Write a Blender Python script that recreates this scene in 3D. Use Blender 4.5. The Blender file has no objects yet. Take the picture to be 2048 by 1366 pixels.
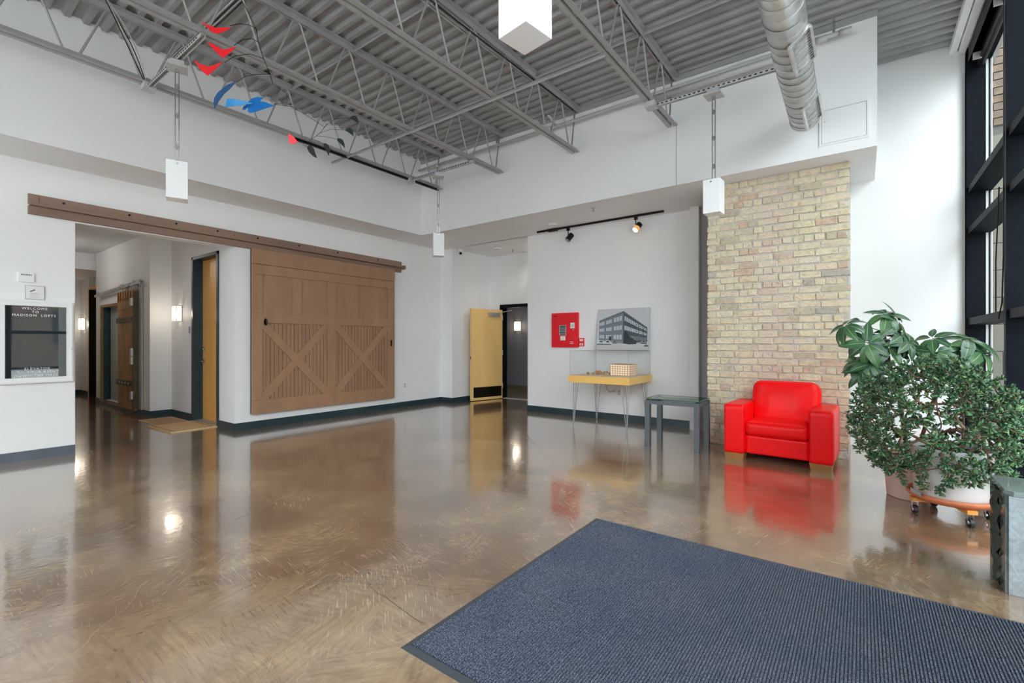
import bpy, bmesh, math, random
from mathutils import Vector, Matrix
random.seed(7)
sc = bpy.context.scene
col = sc.collection
PI = math.pi

# ------------------------------------------------------------------ camera, light, exposure
cd = bpy.data.cameras.new('camera'); cam = bpy.data.objects.new('camera', cd); col.objects.link(cam)
cam.location = (0, 0, 1.3); cam.rotation_euler = (PI / 2, 0, math.atan(701 / 941.0))
cd.sensor_width = 36; cd.lens = 941 / 2048 * 36; cd.clip_start = .05; cd.clip_end = 300; cd.shift_y = .0005
sc.camera = cam
sc.view_settings.view_transform = 'Standard'; sc.view_settings.look = 'None'
sc.view_settings.gamma = 1; sc.view_settings.use_curve_mapping = False
sc.view_settings.exposure = 0.30
sc.cycles.use_denoising = True
sc.cycles.max_bounces = 12; sc.cycles.diffuse_bounces = 7; sc.cycles.glossy_bounces = 5
sc.cycles.transmission_bounces = 8; sc.cycles.transparent_max_bounces = 24
sc.cycles.sample_clamp_indirect = 6
sc.cycles.caustics_reflective = False; sc.cycles.caustics_refractive = False
SKY = 7.5
w = bpy.data.worlds.new('overcast'); sc.world = w; w.use_nodes = True
nt = w.node_tree; bg = nt.nodes['Background']
tc = nt.nodes.new('ShaderNodeTexCoord'); sx = nt.nodes.new('ShaderNodeSeparateXYZ'); rp = nt.nodes.new('ShaderNodeValToRGB')
nt.links.new(tc.outputs['Generated'], sx.inputs[0]); nt.links.new(sx.outputs[2], rp.inputs[0]); nt.links.new(rp.outputs[0], bg.inputs[0])
rp.color_ramp.elements[0].position = 0; rp.color_ramp.elements[0].color = (.88, .93, 1.0, 1)
rp.color_ramp.elements[1].position = 1; rp.color_ramp.elements[1].color = (.93, .965, 1, 1)
bg.inputs[1].default_value = SKY
def portal(x, y, z, rot, sx_, sy_):
    l = bpy.data.lights.new('window_portal', 'AREA'); l.shape = 'RECTANGLE'; l.size = sx_; l.size_y = sy_
    l.cycles.is_portal = True
    o = bpy.data.objects.new('window_portal', l); o.location = (x, y, z); o.rotation_euler = rot; col.objects.link(o)
portal(1.2, 1.65, 2.3, (0, PI / 2, 0), 4.4, 11.4)      # long glazed wall on the right
portal(-3.2, -4.25, 2.3, (PI / 2, 0, PI), 7.6, 4.4)    # rear glazing added behind the camera for fill light
def lamp(name, loc, energy, size, color, kind='POINT'):
    l = bpy.data.lights.new(name, kind); l.energy = energy; l.color = color
    l.shadow_soft_size = size
    o = bpy.data.objects.new(name, l); o.location = loc; col.objects.link(o); return o
WARM = (1, .88, .72)

# ------------------------------------------------------------------ materials
def newmat(name):
    m = bpy.data.materials.new(name); m.use_nodes = True
    return m, m.node_tree, m.node_tree.nodes['Principled BSDF']
def N(t, kind, **kw):
    n = t.nodes.new(kind)
    for k, v in kw.items():
        if k.startswith('i_'):
            key = k[2:]; key = int(key) if key.isdigit() else key
            n.inputs[key].default_value = v
        else: setattr(n, k, v)
    return n
def ramp(t, fac, stops):
    r = t.nodes.new('ShaderNodeValToRGB'); e = r.color_ramp.elements
    while len(e) < len(stops): e.new(.5)
    for k, (p, c) in enumerate(stops): e[k].position = p; e[k].color = (*c, 1)
    t.links.new(fac, r.inputs[0]); return r.outputs[0]
def mat(name, color, rough=.5, metal=0, var=0, scale=8, bump=0, bscale=60, emit=0, ecol=None, coat=0, spec=.5, stretch=(1, 1, 1), randomness=0):
    m, t, b = newmat(name)
    b.inputs['Base Color'].default_value = (*color, 1); b.inputs['Roughness'].default_value = rough
    b.inputs['Metallic'].default_value = metal; b.inputs['Coat Weight'].default_value = coat
    b.inputs['Specular IOR Level'].default_value = spec
    co = None
    if var or bump:
        g = N(t, 'ShaderNodeTexCoord'); mp = N(t, 'ShaderNodeMapping'); mp.inputs['Scale'].default_value = stretch
        t.links.new(g.outputs['Object'], mp.inputs[0]); co = mp.outputs[0]
    if var:
        n = N(t, 'ShaderNodeTexNoise', i_Scale=scale, i_Detail=6.0); t.links.new(co, n.inputs['Vector'])
        lo = tuple(max(0, c * (1 - var)) for c in color); hi = tuple(min(1, c * (1 + var)) for c in color)
        o = ramp(t, n.outputs['Fac'], [(.3, lo), (.7, hi)])
        t.links.new(o, b.inputs['Base Color'])
    if bump:
        n2 = N(t, 'ShaderNodeTexNoise', i_Scale=bscale, i_Detail=4.0); t.links.new(co, n2.inputs['Vector'])
        bp = N(t, 'ShaderNodeBump', i_Strength=bump, i_Distance=.01); t.links.new(n2.outputs['Fac'], bp.inputs['Height'])
        t.links.new(bp.outputs[0], b.inputs['Normal'])
    if emit:
        b.inputs['Emission Color'].default_value = (*(ecol or color), 1); b.inputs['Emission Strength'].default_value = emit
    return m
def glass(name, tint=(1, 1, 1), refl=1.0, ior=1.5):
    m, t, b = newmat(name); t.nodes.remove(b)
    out = t.nodes['Material Output']
    tr = N(t, 'ShaderNodeBsdfTransparent'); tr.inputs[0].default_value = (*tint, 1)
    gl = N(t, 'ShaderNodeBsdfGlossy'); gl.inputs['Roughness'].default_value = .01
    fr = N(t, 'ShaderNodeFresnel', i_IOR=ior); mx = N(t, 'ShaderNodeMixShader')
    mu = N(t, 'ShaderNodeMath', operation='MULTIPLY'); mu.inputs[1].default_value = refl
    ge = N(t, 'ShaderNodeNewGeometry'); iv = N(t, 'ShaderNodeMath', operation='SUBTRACT'); iv.inputs[0].default_value = refl
    mb = N(t, 'ShaderNodeMath', operation='MULTIPLY'); mb.inputs[1].default_value = refl; t.links.new(ge.outputs['Backfacing'], mb.inputs[0]); t.links.new(mb.outputs[0], iv.inputs[1])
    t.links.new(fr.outputs[0], mu.inputs[0]); t.links.new(iv.outputs[0], mu.inputs[1]); t.links.new(mu.outputs[0], mx.inputs[0])
    t.links.new(tr.outputs[0], mx.inputs[1]); t.links.new(gl.outputs[0], mx.inputs[2]); t.links.new(mx.outputs[0], out.inputs[0])
    return m

M = {}
M['wall'] = mat('white wall paint', (.84, .84, .845), .55, var=.015, scale=2, bump=.05, bscale=140, spec=.3)
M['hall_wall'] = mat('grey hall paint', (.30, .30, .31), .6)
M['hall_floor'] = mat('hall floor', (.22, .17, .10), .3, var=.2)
M['deck'] = mat('grey painted steel deck', (.30, .30, .30), .5, var=.12, scale=3)
M['steel'] = mat('grey painted steel', (.36, .36, .36), .42, var=.06, scale=6)
M['steel2'] = mat('grey pipe paint', (.50, .50, .50), .45, var=.05)
M['galv'] = mat('galvanised metal', (.62, .62, .61), .32, metal=.75, var=.14, scale=14)
M['galv_seam'] = mat('galvanised seam', (.34, .34, .34), .4, metal=.7)
M['chrome'] = mat('brushed chrome', (.6, .6, .6), .25, metal=1)
M['black'] = mat('black metal', (.008, .008, .009), .45, spec=.2)
M['blackframe'] = mat('black window frame', (.004, .006, .010), .55, spec=.08, var=.2, scale=10)
M['blacksatin'] = mat('satin black', (.008, .008, .008), .5, spec=.2)
M['dark'] = mat('dark slot', (.01, .01, .01), .8)
M['teal'] = mat('dark teal vinyl base', (.018, .042, .052), .35, var=.2, scale=5)
M['greybase'] = mat('slate vinyl base', (.10, .12, .15), .3, var=.2, scale=5)
M['brown'] = mat('brown painted wood', (.36, .205, .12), .5, var=.10, scale=5, bump=.2, bscale=40, stretch=(1, 1, .3))
M['brown_dark'] = mat('brown painted timber', (.26, .165, .12), .55, var=.2, scale=4, bump=.35, bscale=30, stretch=(1, .15, 1))
M['brown_slat'] = mat('brown beadboard', (.335, .19, .112), .55, var=.12, scale=8, stretch=(1, 1, .2))
M['groove'] = mat('shadowed gap paint', (.05, .03, .02), .7)
M['maple'] = mat('maple veneer', (.90, .58, .22), .32, var=.08, scale=3, stretch=(1, 1, .15))
M['orange_door'] = mat('honey maple door veneer', (.84, .43, .11), .35, var=.10, scale=3, stretch=(1, 1, .1))
M['maple_top'] = mat('yellow maple edge', (.86, .52, .14), .35, var=.06, scale=3, stretch=(.2, 1, 1))
M['maple_face'] = mat('pale table surface', (.62, .50, .36), .4, var=.05)
M['kick'] = mat('dark bronze kick plate', (.035, .03, .022), .2, metal=.8)
M['red'] = mat('red leather', (.93, .006, .009), .38, var=.05, scale=5, bump=.10, bscale=70, spec=.25)
M['red_paint'] = mat('red enamel', (.80, .004, .018), .35)
M['red_metal'] = mat('red mobile paint', (.92, .02, .03), .4)
M['coral_metal'] = mat('coral mobile paint', (1.0, .09, .10), .4)
M['blue_metal'] = mat('blue mobile paint', (.01, .16, .50), .4)
M['blue_dark'] = mat('deep blue mobile paint', (.025, .09, .22), .4)
M['blue_light'] = mat('light blue mobile paint', (.03, .26, .62), .4)
M['black_leaf'] = mat('dark mobile paint', (.02, .026, .03), .35)
M['leg_wood'] = mat('oak foot', (.36, .17, .055), .4, var=.15, scale=10)
M['white_plastic'] = mat('white acrylic', (.86, .86, .87), .35)
M['white_metal'] = mat('white powder coat', (.82, .82, .83), .35)
M['paper'] = mat('white paper', (.8, .78, .76), .7)
M['grey_plate'] = mat('grey plate', (.36, .36, .37), .4)
M['ink'] = mat('grey ink', (.15, .15, .15), .6)
M['board'] = mat('dark letter board felt', (.010, .022, .034), .7)
M['letter'] = mat('white letters', (.85, .85, .87), .5)
M['glass'] = glass('clear window glass', (.94, .97, .96))
M['case_glass'] = glass('acrylic case', (.975, .98, .98), .8)
M['table_glass'] = glass('green tinted glass', (.55, .74, .67), 1.0)
M['edge_glass'] = mat('glass edge', (.03, .13, .10), .1)
M['case_edge'] = mat('acrylic edge', (.42, .43, .45), .3)
M['board_glass'] = glass('letter board glass', (.95, .97, .97), 2.2, 1.6)
M['grey_leg'] = mat('grey metal table leg', (.085, .095, .105), .35, metal=.2)
M['terracotta'] = mat('terracotta', (.62, .19, .085), .6, var=.12)
M['pink_pot'] = mat('faded pink clay', (.72, .50, .42), .65, var=.08, scale=4)
M['white_pot'] = mat('white glazed pot', (.78, .78, .78), .25, var=.03)
M['pine'] = mat('varnished pine', (.70, .30, .07), .4, var=.15, scale=8)
M['rubber'] = mat('black rubber', (.02, .02, .022), .5)
M['bark'] = mat('brown bark', (.26, .15, .10), .75, var=.35, scale=30, bump=.4, bscale=80)
M['soil'] = mat('potting soil', (.05, .032, .02), .9, bump=.5)
M['coir'] = mat('coir mat', (.66, .45, .24), .85, var=.2, scale=60, bump=.5, bscale=200)
M['coir_dark'] = mat('coir mat print', (.25, .16, .10), .85)
M['stripe'] = mat('mat stripe', (.30, .17, .10), .85)
M['shade'] = mat('lit sconce glass', (1, .9, .75), .5, emit=2.2, ecol=(1, .87, .70))
M['lens'] = mat('lit spot lens', (1, .9, .75), .4, emit=14, ecol=(1, .87, .66))
M['amber'] = mat('amber lamp glass', (.45, .22, .06), .2, emit=.5, ecol=(1, .5, .12))
M['lens_off'] = mat('unlit spot lens', (.35, .35, .35), .3)
M['tin'] = mat('old tin cladding', (.38, .20, .075), .42, metal=.3, var=.35, scale=4, bump=.2, bscale=12)
M['tin_low'] = mat('darkened tin cladding', (.10, .075, .045), .38, metal=.45, var=.35, scale=4)
M['frost'] = mat('pale sliding door', (.48, .52, .47), .25, var=.1, scale=2)
M['tealjamb'] = mat('teal painted jamb', (.025, .07, .10), .4, var=.2)
M['screen'] = mat('dark panel screen', (.08, .10, .11), .2)
M['balsa'] = mat('pale wood model', (.52, .33, .18), .6, var=.08, scale=30)
M['balsa_glow'] = mat('glowing model wall', (.95, .80, .62), .6, emit=.2, ecol=(1, .72, .45))  # weak glow put into the model core so its window grid shows
M['asphalt'] = mat('pale concrete paving outside', (.62, .62, .62), .8, var=.1)
M['extbrick'] = mat('outside brick', (.16, .115, .085), .85, var=.25, scale=12)
M['extblock'] = mat('cream painted block', (.20, .19, .155), .8, var=.06)
M['extmortar'] = mat('outside mortar', (.13, .125, .11), .9)
M['extglass'] = mat('far window', (.05, .06, .07), .1)

# floor: stained, sealed concrete with trowel marks
def floor_material():
    m, t, b = newmat('stained sealed concrete')
    g = N(t, 'ShaderNodeTexCoord'); P = g.outputs['Object']; L = t.links.new
    n1 = N(t, 'ShaderNodeTexNoise', i_Scale=.7, i_Detail=9.0, i_Roughness=.68, i_Distortion=.25); L(P, n1.inputs['Vector'])
    n2 = N(t, 'ShaderNodeTexNoise', i_Scale=4.5, i_Detail=10.0, i_Roughness=.75, i_Distortion=.3); L(P, n2.inputs['Vector'])
    c1 = ramp(t, n1.outputs['Fac'], [(.28, (.13, .075, .048)), (.44, (.23, .145, .092)), (.55, (.36, .25, .155)), (.70, (.46, .34, .22))])
    c2 = ramp(t, n2.outputs['Fac'], [(.32, (.72, .68, .68)), (.50, (.97, .97, .97)), (.68, (1.15, 1.14, 1.08))])
    mx = N(t, 'ShaderNodeMix', data_type='RGBA', blend_type='MULTIPLY'); mx.inputs[0].default_value = .9
    L(c1, mx.inputs[6]); L(c2, mx.inputs[7])
    # short strokes whose direction changes patch by patch
    def strokes(scale, stretch, lo, hi, seed):
        mp = N(t, 'ShaderNodeMapping'); mp.inputs['Location'].default_value = (seed, seed * .7, 0); L(P, mp.inputs[0])
        wn = N(t, 'ShaderNodeTexNoise', i_Scale=2.5, i_Detail=2.0); L(mp.outputs[0], wn.inputs['Vector'])
        sc_ = N(t, 'ShaderNodeVectorMath', operation='SCALE'); sc_.inputs['Scale'].default_value = .35; L(wn.outputs['Color'], sc_.inputs[0])
        wa = N(t, 'ShaderNodeVectorMath', operation='ADD'); L(mp.outputs[0], wa.inputs[0]); L(sc_.outputs[0], wa.inputs[1])
        vo = N(t, 'ShaderNodeTexVoronoi', i_Scale=scale, voronoi_dimensions='2D'); L(wa.outputs[0], vo.inputs['Vector'])
        sp = N(t, 'ShaderNodeSeparateColor'); L(vo.outputs['Color'], sp.inputs[0])
        a2 = N(t, 'ShaderNodeMath', operation='MULTIPLY_ADD'); a2.inputs[1].default_value = 2.2; a2.inputs[2].default_value = seed; L(sp.outputs[0], a2.inputs[0])
        vr = N(t, 'ShaderNodeVectorRotate', rotation_type='Z_AXIS'); L(mp.outputs[0], vr.inputs['Vector']); L(a2.outputs[0], vr.inputs['Angle'])
        ms = N(t, 'ShaderNodeMapping'); ms.inputs['Scale'].default_value = stretch; L(vr.outputs[0], ms.inputs[0])
        no = N(t, 'ShaderNodeTexNoise', i_Scale=1.0, i_Detail=1.5, i_Roughness=.5); L(ms.outputs[0], no.inputs['Vector'])
        return ramp(t, no.outputs['Fac'], [(lo, (0, 0, 0)), (hi, (1, 1, 1))])
    s1 = strokes(2.6, (7, 150, 1), .61, .68, 3.1)
    s2 = strokes(2.2, (7, 130, 1), .57, .66, 11.7)
    n3 = N(t, 'ShaderNodeTexNoise', i_Scale=1.1, i_Detail=3.0); L(P, n3.inputs['Vector'])
    k3 = ramp(t, n3.outputs['Fac'], [(.42, (.05, .05, .05)), (.62, (.8, .8, .8))])
    f1 = N(t, 'ShaderNodeMath', operation='MULTIPLY'); L(s1, f1.inputs[0]); L(k3, f1.inputs[1])
    m1 = N(t, 'ShaderNodeMix', data_type='RGBA'); L(f1.outputs[0], m1.inputs[0]); L(mx.outputs[2], m1.inputs[6]); m1.inputs[7].default_value = (.62, .50, .36, 1)
    n4 = N(t, 'ShaderNodeTexNoise', i_Scale=.8, i_Detail=4.0); mp4 = N(t, 'ShaderNodeMapping'); mp4.inputs['Location'].default_value = (5, 9, 0); L(P, mp4.inputs[0]); L(mp4.outputs[0], n4.inputs['Vector'])
    k4 = ramp(t, n4.outputs['Fac'], [(.45, (0, 0, 0)), (.62, (.55, .55, .55))])
    f2 = N(t, 'ShaderNodeMath', operation='MULTIPLY'); L(s2, f2.inputs[0]); L(k4, f2.inputs[1])
    m2 = N(t, 'ShaderNodeMix', data_type='RGBA'); L(f2.outputs[0], m2.inputs[0]); L(m1.outputs[2], m2.inputs[6]); m2.inputs[7].default_value = (.09, .055, .04, 1)
    s3 = strokes(3.1, (6, 45, 1), .30, .70, 7.3)
    c3 = ramp(t, s3, [(0, (.84, .81, .79)), (.5, (1, 1, 1)), (1, (1.12, 1.11, 1.07))])
    n6 = N(t, 'ShaderNodeTexNoise', i_Scale=.45, i_Detail=3.0); mp6 = N(t, 'ShaderNodeMapping'); mp6.inputs['Location'].default_value = (2.1, 4.4, 0); L(P, mp6.inputs[0]); L(mp6.outputs[0], n6.inputs['Vector'])
    c6 = ramp(t, n6.outputs['Fac'], [(.40, (.66, .56, .52)), (.55, (1, 1, 1))])
    m5 = N(t, 'ShaderNodeMix', data_type='RGBA', blend_type='MULTIPLY'); m5.inputs[0].default_value = 1; L(m2.outputs[2], m5.inputs[6]); L(c3, m5.inputs[7])
    m6 = N(t, 'ShaderNodeMix', data_type='RGBA', blend_type='MULTIPLY'); m6.inputs[0].default_value = 1; L(m5.outputs[2], m6.inputs[6]); L(c6, m6.inputs[7])
    L(m6.outputs[2], b.inputs['Base Color'])
    b.inputs['Roughness'].default_value = .2; b.inputs['IOR'].default_value = 1.8
    b.inputs['Specular IOR Level'].default_value = .5; b.inputs['Coat Weight'].default_value = 1; b.inputs['Coat IOR'].default_value = 1.9; b.inputs['Coat Roughness'].default_value = .085
    bn = N(t, 'ShaderNodeTexNoise', i_Scale=16.0, i_Detail=2.0); L(P, bn.inputs['Vector'])
    ad = N(t, 'ShaderNodeMath', operation='MULTIPLY_ADD'); ad.inputs[1].default_value = .25; L(s1, ad.inputs[0]); L(bn.outputs['Fac'], ad.inputs[2])
    bp = N(t, 'ShaderNodeBump', i_Strength=.05, i_Distance=.01); L(ad.outputs[0], bp.inputs['Height']); L(bp.outputs[0], b.inputs['Normal']); L(bp.outputs[0], b.inputs['Coat Normal'])
    return m
M['floor'] = floor_material()

def brick_material():
    m, t, b = newmat('cream common brick'); L = t.links.new
    oi = N(t, 'ShaderNodeObjectInfo'); g = N(t, 'ShaderNodeTexCoord')
    base = ramp(t, oi.outputs['Random'], [(0, (.62, .52, .36)), (.25, (.68, .59, .42)), (.5, (.64, .55, .40)), (.7, (.66, .57, .44)), (.85, (.50, .43, .31)), (.95, (.60, .43, .31)), (1, (.42, .38, .32))])
    no = N(t, 'ShaderNodeTexNoise', i_Scale=22.0, i_Detail=8.0, i_Roughness=.7)
    vm = N(t, 'ShaderNodeVectorMath', operation='ADD'); L(g.outputs['Object'], vm.inputs[0]); L(oi.outputs['Location'], vm.inputs[1]); L(vm.outputs[0], no.inputs['Vector'])
    c2 = ramp(t, no.outputs['Fac'], [(.30, (.72, .68, .66)), (.5, (1, 1, 1)), (.72, (1.12, 1.1, 1.06))])
    mx = N(t, 'ShaderNodeMix', data_type='RGBA', blend_type='MULTIPLY'); mx.inputs[0].default_value = 1; L(base, mx.inputs[6]); L(c2, mx.inputs[7])
    # the pinkish wash down the middle of the pier
    sp = N(t, 'ShaderNodeSeparateXYZ'); L(vm.outputs[0], sp.inputs[0])
    ab = N(t, 'ShaderNodeMath', operation='ADD'); ab.inputs[1].default_value = .86; L(sp.outputs[0], ab.inputs[0])
    ab2 = N(t, 'ShaderNodeMath', operation='ABSOLUTE'); L(ab.outputs[0], ab2.inputs[0])
    k = ramp(t, ab2.outputs[0], [(.06, (.6, .6, .6)), (.22, (0, 0, 0))])
    m3 = N(t, 'ShaderNodeMix', data_type='RGBA'); L(k, m3.inputs[0]); L(mx.outputs[2], m3.inputs[6]); m3.inputs[7].default_value = (.63, .50, .42, 1)
    L(m3.outputs[2], b.inputs['Base Color']); b.inputs['Roughness'].default_value = .85
    n5 = N(t, 'ShaderNodeTexNoise', i_Scale=45.0, i_Detail=6.0); L(vm.outputs[0], n5.inputs['Vector'])
    bp = N(t, 'ShaderNodeBump', i_Strength=.6, i_Distance=.012); L(n5.outputs['Fac'], bp.inputs['Height']); L(bp.outputs[0], b.inputs['Normal'])
    return m
M['brick'] = brick_material()
M['mortar'] = mat('grey lime mortar', (.50, .47, .42), .9, var=.15, scale=20, bump=.6, bscale=50)

def carpet_material():
    m, t, b = newmat('blue grey ribbed carpet'); L = t.links.new
    g = N(t, 'ShaderNodeTexCoord')
    n1 = N(t, 'ShaderNodeTexNoise', i_Scale=170.0, i_Detail=2.0, i_Roughness=.8); L(g.outputs['Object'], n1.inputs['Vector'])
    c = ramp(t, n1.outputs['Fac'], [(.36, (.018, .025, .040)), (.5, (.068, .083, .115)), (.64, (.19, .22, .27))])
    n2 = N(t, 'ShaderNodeTexNoise', i_Scale=2.5, i_Detail=3.0); L(g.outputs['Object'], n2.inputs['Vector'])
    c2 = ramp(t, n2.outputs['Fac'], [(.35, (.85, .88, .95)), (.65, (1.1, 1.02, 1.02))])
    mx = N(t, 'ShaderNodeMix', data_type='RGBA', blend_type='MULTIPLY'); mx.inputs[0].default_value = 1; L(c, mx.inputs[6]); L(c2, mx.inputs[7])
    L(mx.outputs[2], b.inputs['Base Color']); b.inputs['Roughness'].default_value = .95; b.inputs['Specular IOR Level'].default_value = .15
    bp = N(t, 'ShaderNodeBump', i_Strength=.8, i_Distance=.004); L(n1.outputs['Fac'], bp.inputs['Height']); L(bp.outputs[0], b.inputs['Normal'])
    return m
M['carpet'] = carpet_material()

def stone_material(name, a, bb, scale, rough, bump):
    m, t, b = newmat(name); L = t.links.new
    g = N(t, 'ShaderNodeTexCoord')
    n1 = N(t, 'ShaderNodeTexNoise', i_Scale=scale, i_Detail=12.0, i_Roughness=.75, i_Distortion=.8); L(g.outputs['Object'], n1.inputs['Vector'])
    c = ramp(t, n1.outputs['Fac'], [(.3, a), (.52, tuple((x + y) / 2 for x, y in zip(a, bb))), (.72, bb)])
    n2 = N(t, 'ShaderNodeTexNoise', i_Scale=2.0, i_Detail=8.0, i_Distortion=1.2); L(g.outputs['Object'], n2.inputs['Vector'])
    v = ramp(t, n2.outputs['Fac'], [(.485, (0, 0, 0)), (.50, (.14, .14, .14)), (.515, (0, 0, 0))])
    mx = N(t, 'ShaderNodeMix', data_type='RGBA'); L(v, mx.inputs[0]); L(c, mx.inputs[6]); mx.inputs[7].default_value = (.7, .74, .72, 1)
    L(mx.outputs[2], b.inputs['Base Color']); b.inputs['Roughness'].default_value = rough
    bp = N(t, 'ShaderNodeBump', i_Strength=bump, i_Distance=.02); L(n1.outputs['Fac'], bp.inputs['Height']); L(bp.outputs[0], b.inputs['Normal'])
    return m
M['stone'] = stone_material('honed grey green stone', (.17, .20, .22), (.36, .40, .42), 24, .35, .12)
M['stone_polish'] = stone_material('polished dark stone', (.05, .07, .065), (.14, .17, .16), 9, .06, 0)
M['stone_rough'] = stone_material('split stone edge', (.015, .03, .03), (.10, .11, .085), 9, .7, 1.0)

def leaf_material(name, dark, mid, hi, rough):
    m, t, b = newmat(name); L = t.links.new
    oi = N(t, 'ShaderNodeObjectInfo')
    at = N(t, 'ShaderNodeVertexColor'); at.layer_name = 'tone'
    sp = N(t, 'ShaderNodeSeparateColor'); L(at.outputs['Color'], sp.inputs[0])
    ad = N(t, 'ShaderNodeMath', operation='MULTIPLY_ADD'); ad.inputs[1].default_value = .45; L(oi.outputs['Random'], ad.inputs[0]); L(sp.outputs[0], ad.inputs[2])
    c = ramp(t, ad.outputs[0], [(.1, dark), (.6, mid), (1.0, hi)])
    L(c, b.inputs['Base Color']); b.inputs['Roughness'].default_value = rough
    b.inputs['Coat Weight'].default_value = .25; b.inputs['Coat Roughness'].default_value = .25
    b.inputs['Subsurface Weight'].default_value = 0
    return m
M['leaf'] = leaf_material('umbrella plant leaf', (.016, .058, .028), (.04, .115, .055), (.12, .24, .07), .34)
M['rib'] = mat('leaf midrib', (.25, .36, .14), .5)
M['jade'] = leaf_material('jade plant leaf', (.038, .11, .048), (.10, .22, .095), (.24, .40, .14), .28)

# ------------------------------------------------------------------ geometry helpers
class MB:
    def __init__(s): s.v = []; s.f = []; s.mi = []; s.cur = 0
    def add(s, vs, fs):
        o = len(s.v); s.v += [tuple(p) for p in vs]
        for f in fs: s.f.append(tuple(i + o for i in f)); s.mi.append(s.cur)
        return s
    def box(s, x0, x1, y0, y1, z0, z1):
        if x0 > x1: x0, x1 = x1, x0
        if y0 > y1: y0, y1 = y1, y0
        if z0 > z1: z0, z1 = z1, z0
        return s.add([(x0, y0, z0), (x1, y0, z0), (x1, y1, z0), (x0, y1, z0), (x0, y0, z1), (x1, y0, z1), (x1, y1, z1), (x0, y1, z1)],
                     [(3, 2, 1, 0), (4, 5, 6, 7), (0, 1, 5, 4), (1, 2, 6, 5), (2, 3, 7, 6), (3, 0, 4, 7)])
    def tube(s, pts, r, n=8, caps=True, r2=None):
        pts = [Vector(p) for p in pts]; rings = []
        up = None
        for i, p in enumerate(pts):
            d = (pts[min(i + 1, len(pts) - 1)] - pts[max(i - 1, 0)])
            d = d.normalized() if d.length > 1e-9 else Vector((0, 0, 1))
            if up is None or abs(up.dot(d)) > .98: up = Vector((0, 0, 1)) if abs(d.z) < .9 else Vector((1, 0, 0))
            a = d.cross(up).normalized(); up = a.cross(d).normalized()
            rr = r[i] if isinstance(r, (list, tuple)) else (r if r2 is None else r + (r2 - r) * i / (len(pts) - 1))
            rings.append([p + (a * math.cos(2 * PI * k / n) + up * math.sin(2 * PI * k / n)) * rr for k in range(n)])
        vs = [q for R in rings for q in R]; fs = []
        for i in range(len(pts) - 1):
            for k in range(n):
                k2 = (k + 1) % n; fs.append((i * n + k, i * n + k2, (i + 1) * n + k2, (i + 1) * n + k))
        if caps:
            fs.append(tuple(range(n))[::-1]); fs.append(tuple((len(pts) - 1) * n + k for k in range(n)))
        return s.add(vs, fs)
    def lathe(s, prof, n=40, c=(0, 0, 0)):
        vs = [(c[0] + r * math.cos(2 * PI * k / n), c[1] + r * math.sin(2 * PI * k / n), c[2] + z) for r, z in prof for k in range(n)]
        fs = []
        for i in range(len(prof) - 1):
            for k in range(n):
                k2 = (k + 1) % n; fs.append((i * n + k, i * n + k2, (i + 1) * n + k2, (i + 1) * n + k))
        return s.add(vs, fs)
    def plate(s, outline, normal, th):
        nn = Vector(normal).normalized() * th / 2; o = [Vector(p) for p in outline]; k = len(o)
        vs = [p - nn for p in o] + [p + nn for p in o]
        return s.add(vs, [tuple(range(k))[::-1], tuple(range(k, 2 * k))] + [(i, (i + 1) % k, k + (i + 1) % k, k + i) for i in range(k)])
    def bar(s, a, b, wx, wz, up=(0, 0, 1)):
        a, b = Vector(a), Vector(b); d = (b - a).normalized(); u = Vector(up)
        sd = d.cross(u).normalized() * wx / 2; u = sd.cross(d).normalized() * wz / 2
        vs = [a - sd - u, a + sd - u, a + sd + u, a - sd + u, b - sd - u, b + sd - u, b + sd + u, b - sd + u]
        return s.add(vs, [(0, 3, 2, 1), (4, 5, 6, 7), (0, 1, 5, 4), (1, 2, 6, 5), (2, 3, 7, 6), (3, 0, 4, 7)])
    def soft(s, c, d, r, n=8, puff=(0, 0, 0)):
        """rounded box with optional bulge per axis"""
        cx, cy, cz = c; hx, hy, hz = (q / 2 for q in d)
        bm = bmesh.new(); bmesh.ops.create_cube(bm, size=2)
        bmesh.ops.subdivide_edges(bm, edges=bm.edges[:], cuts=n, use_grid_fill=True)
        vs = []
        for v in bm.verts:
            # concentrate the grid near edges
            p = [math.copysign(abs(q) ** .6, q) for q in v.co]
            q = Vector((p[0] * hx, p[1] * hy, p[2] * hz))
            inner = Vector((max(-hx + r, min(hx - r, q.x)), max(-hy + r, min(hy - r, q.y)), max(-hz + r, min(hz - r, q.z))))
            dd = q - inner
            if dd.length > 1e-9: q = inner + dd.normalized() * r
            u, v_, w_ = q.x / hx, q.y / hy, q.z / hz
            q.x += puff[0] * u * (1 - v_ * v_) * (1 - w_ * w_); q.y += puff[1] * v_ * (1 - u * u) * (1 - w_ * w_); q.z += puff[2] * w_ * (1 - u * u) * (1 - v_ * v_)
            vs.append((cx + q.x, cy + q.y, cz + q.z))
        bm.verts.index_update(); fs = [tuple(x.index for x in f.verts) for f in bm.faces]; bm.free()
        return s.add(vs, fs)
    def mesh(s, name, mats, smooth=False, origin=(0, 0, 0), bevel=0):
        me = bpy.data.meshes.new(name); ox, oy, oz = origin
        me.from_pydata([(x - ox, y - oy, z - oz) for x, y, z in s.v], [], s.f)
        for m in (mats if isinstance(mats, (list, tuple)) else [mats]): me.materials.append(m)
        if any(s.mi): me.polygons.foreach_set('material_index', s.mi)
        if bevel:
            bm = bmesh.new(); bm.from_mesh(me)
            bmesh.ops.bevel(bm, geom=[e for e in bm.edges if len(e.link_faces) == 2 and e.calc_face_angle(0) > .6], offset=bevel, segments=2, profile=.7, affect='EDGES')
            bm.to_mesh(me); bm.free()
        me.polygons.foreach_set('use_smooth', [bool(smooth)] * len(me.polygons)); me.update()
        return me
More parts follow.
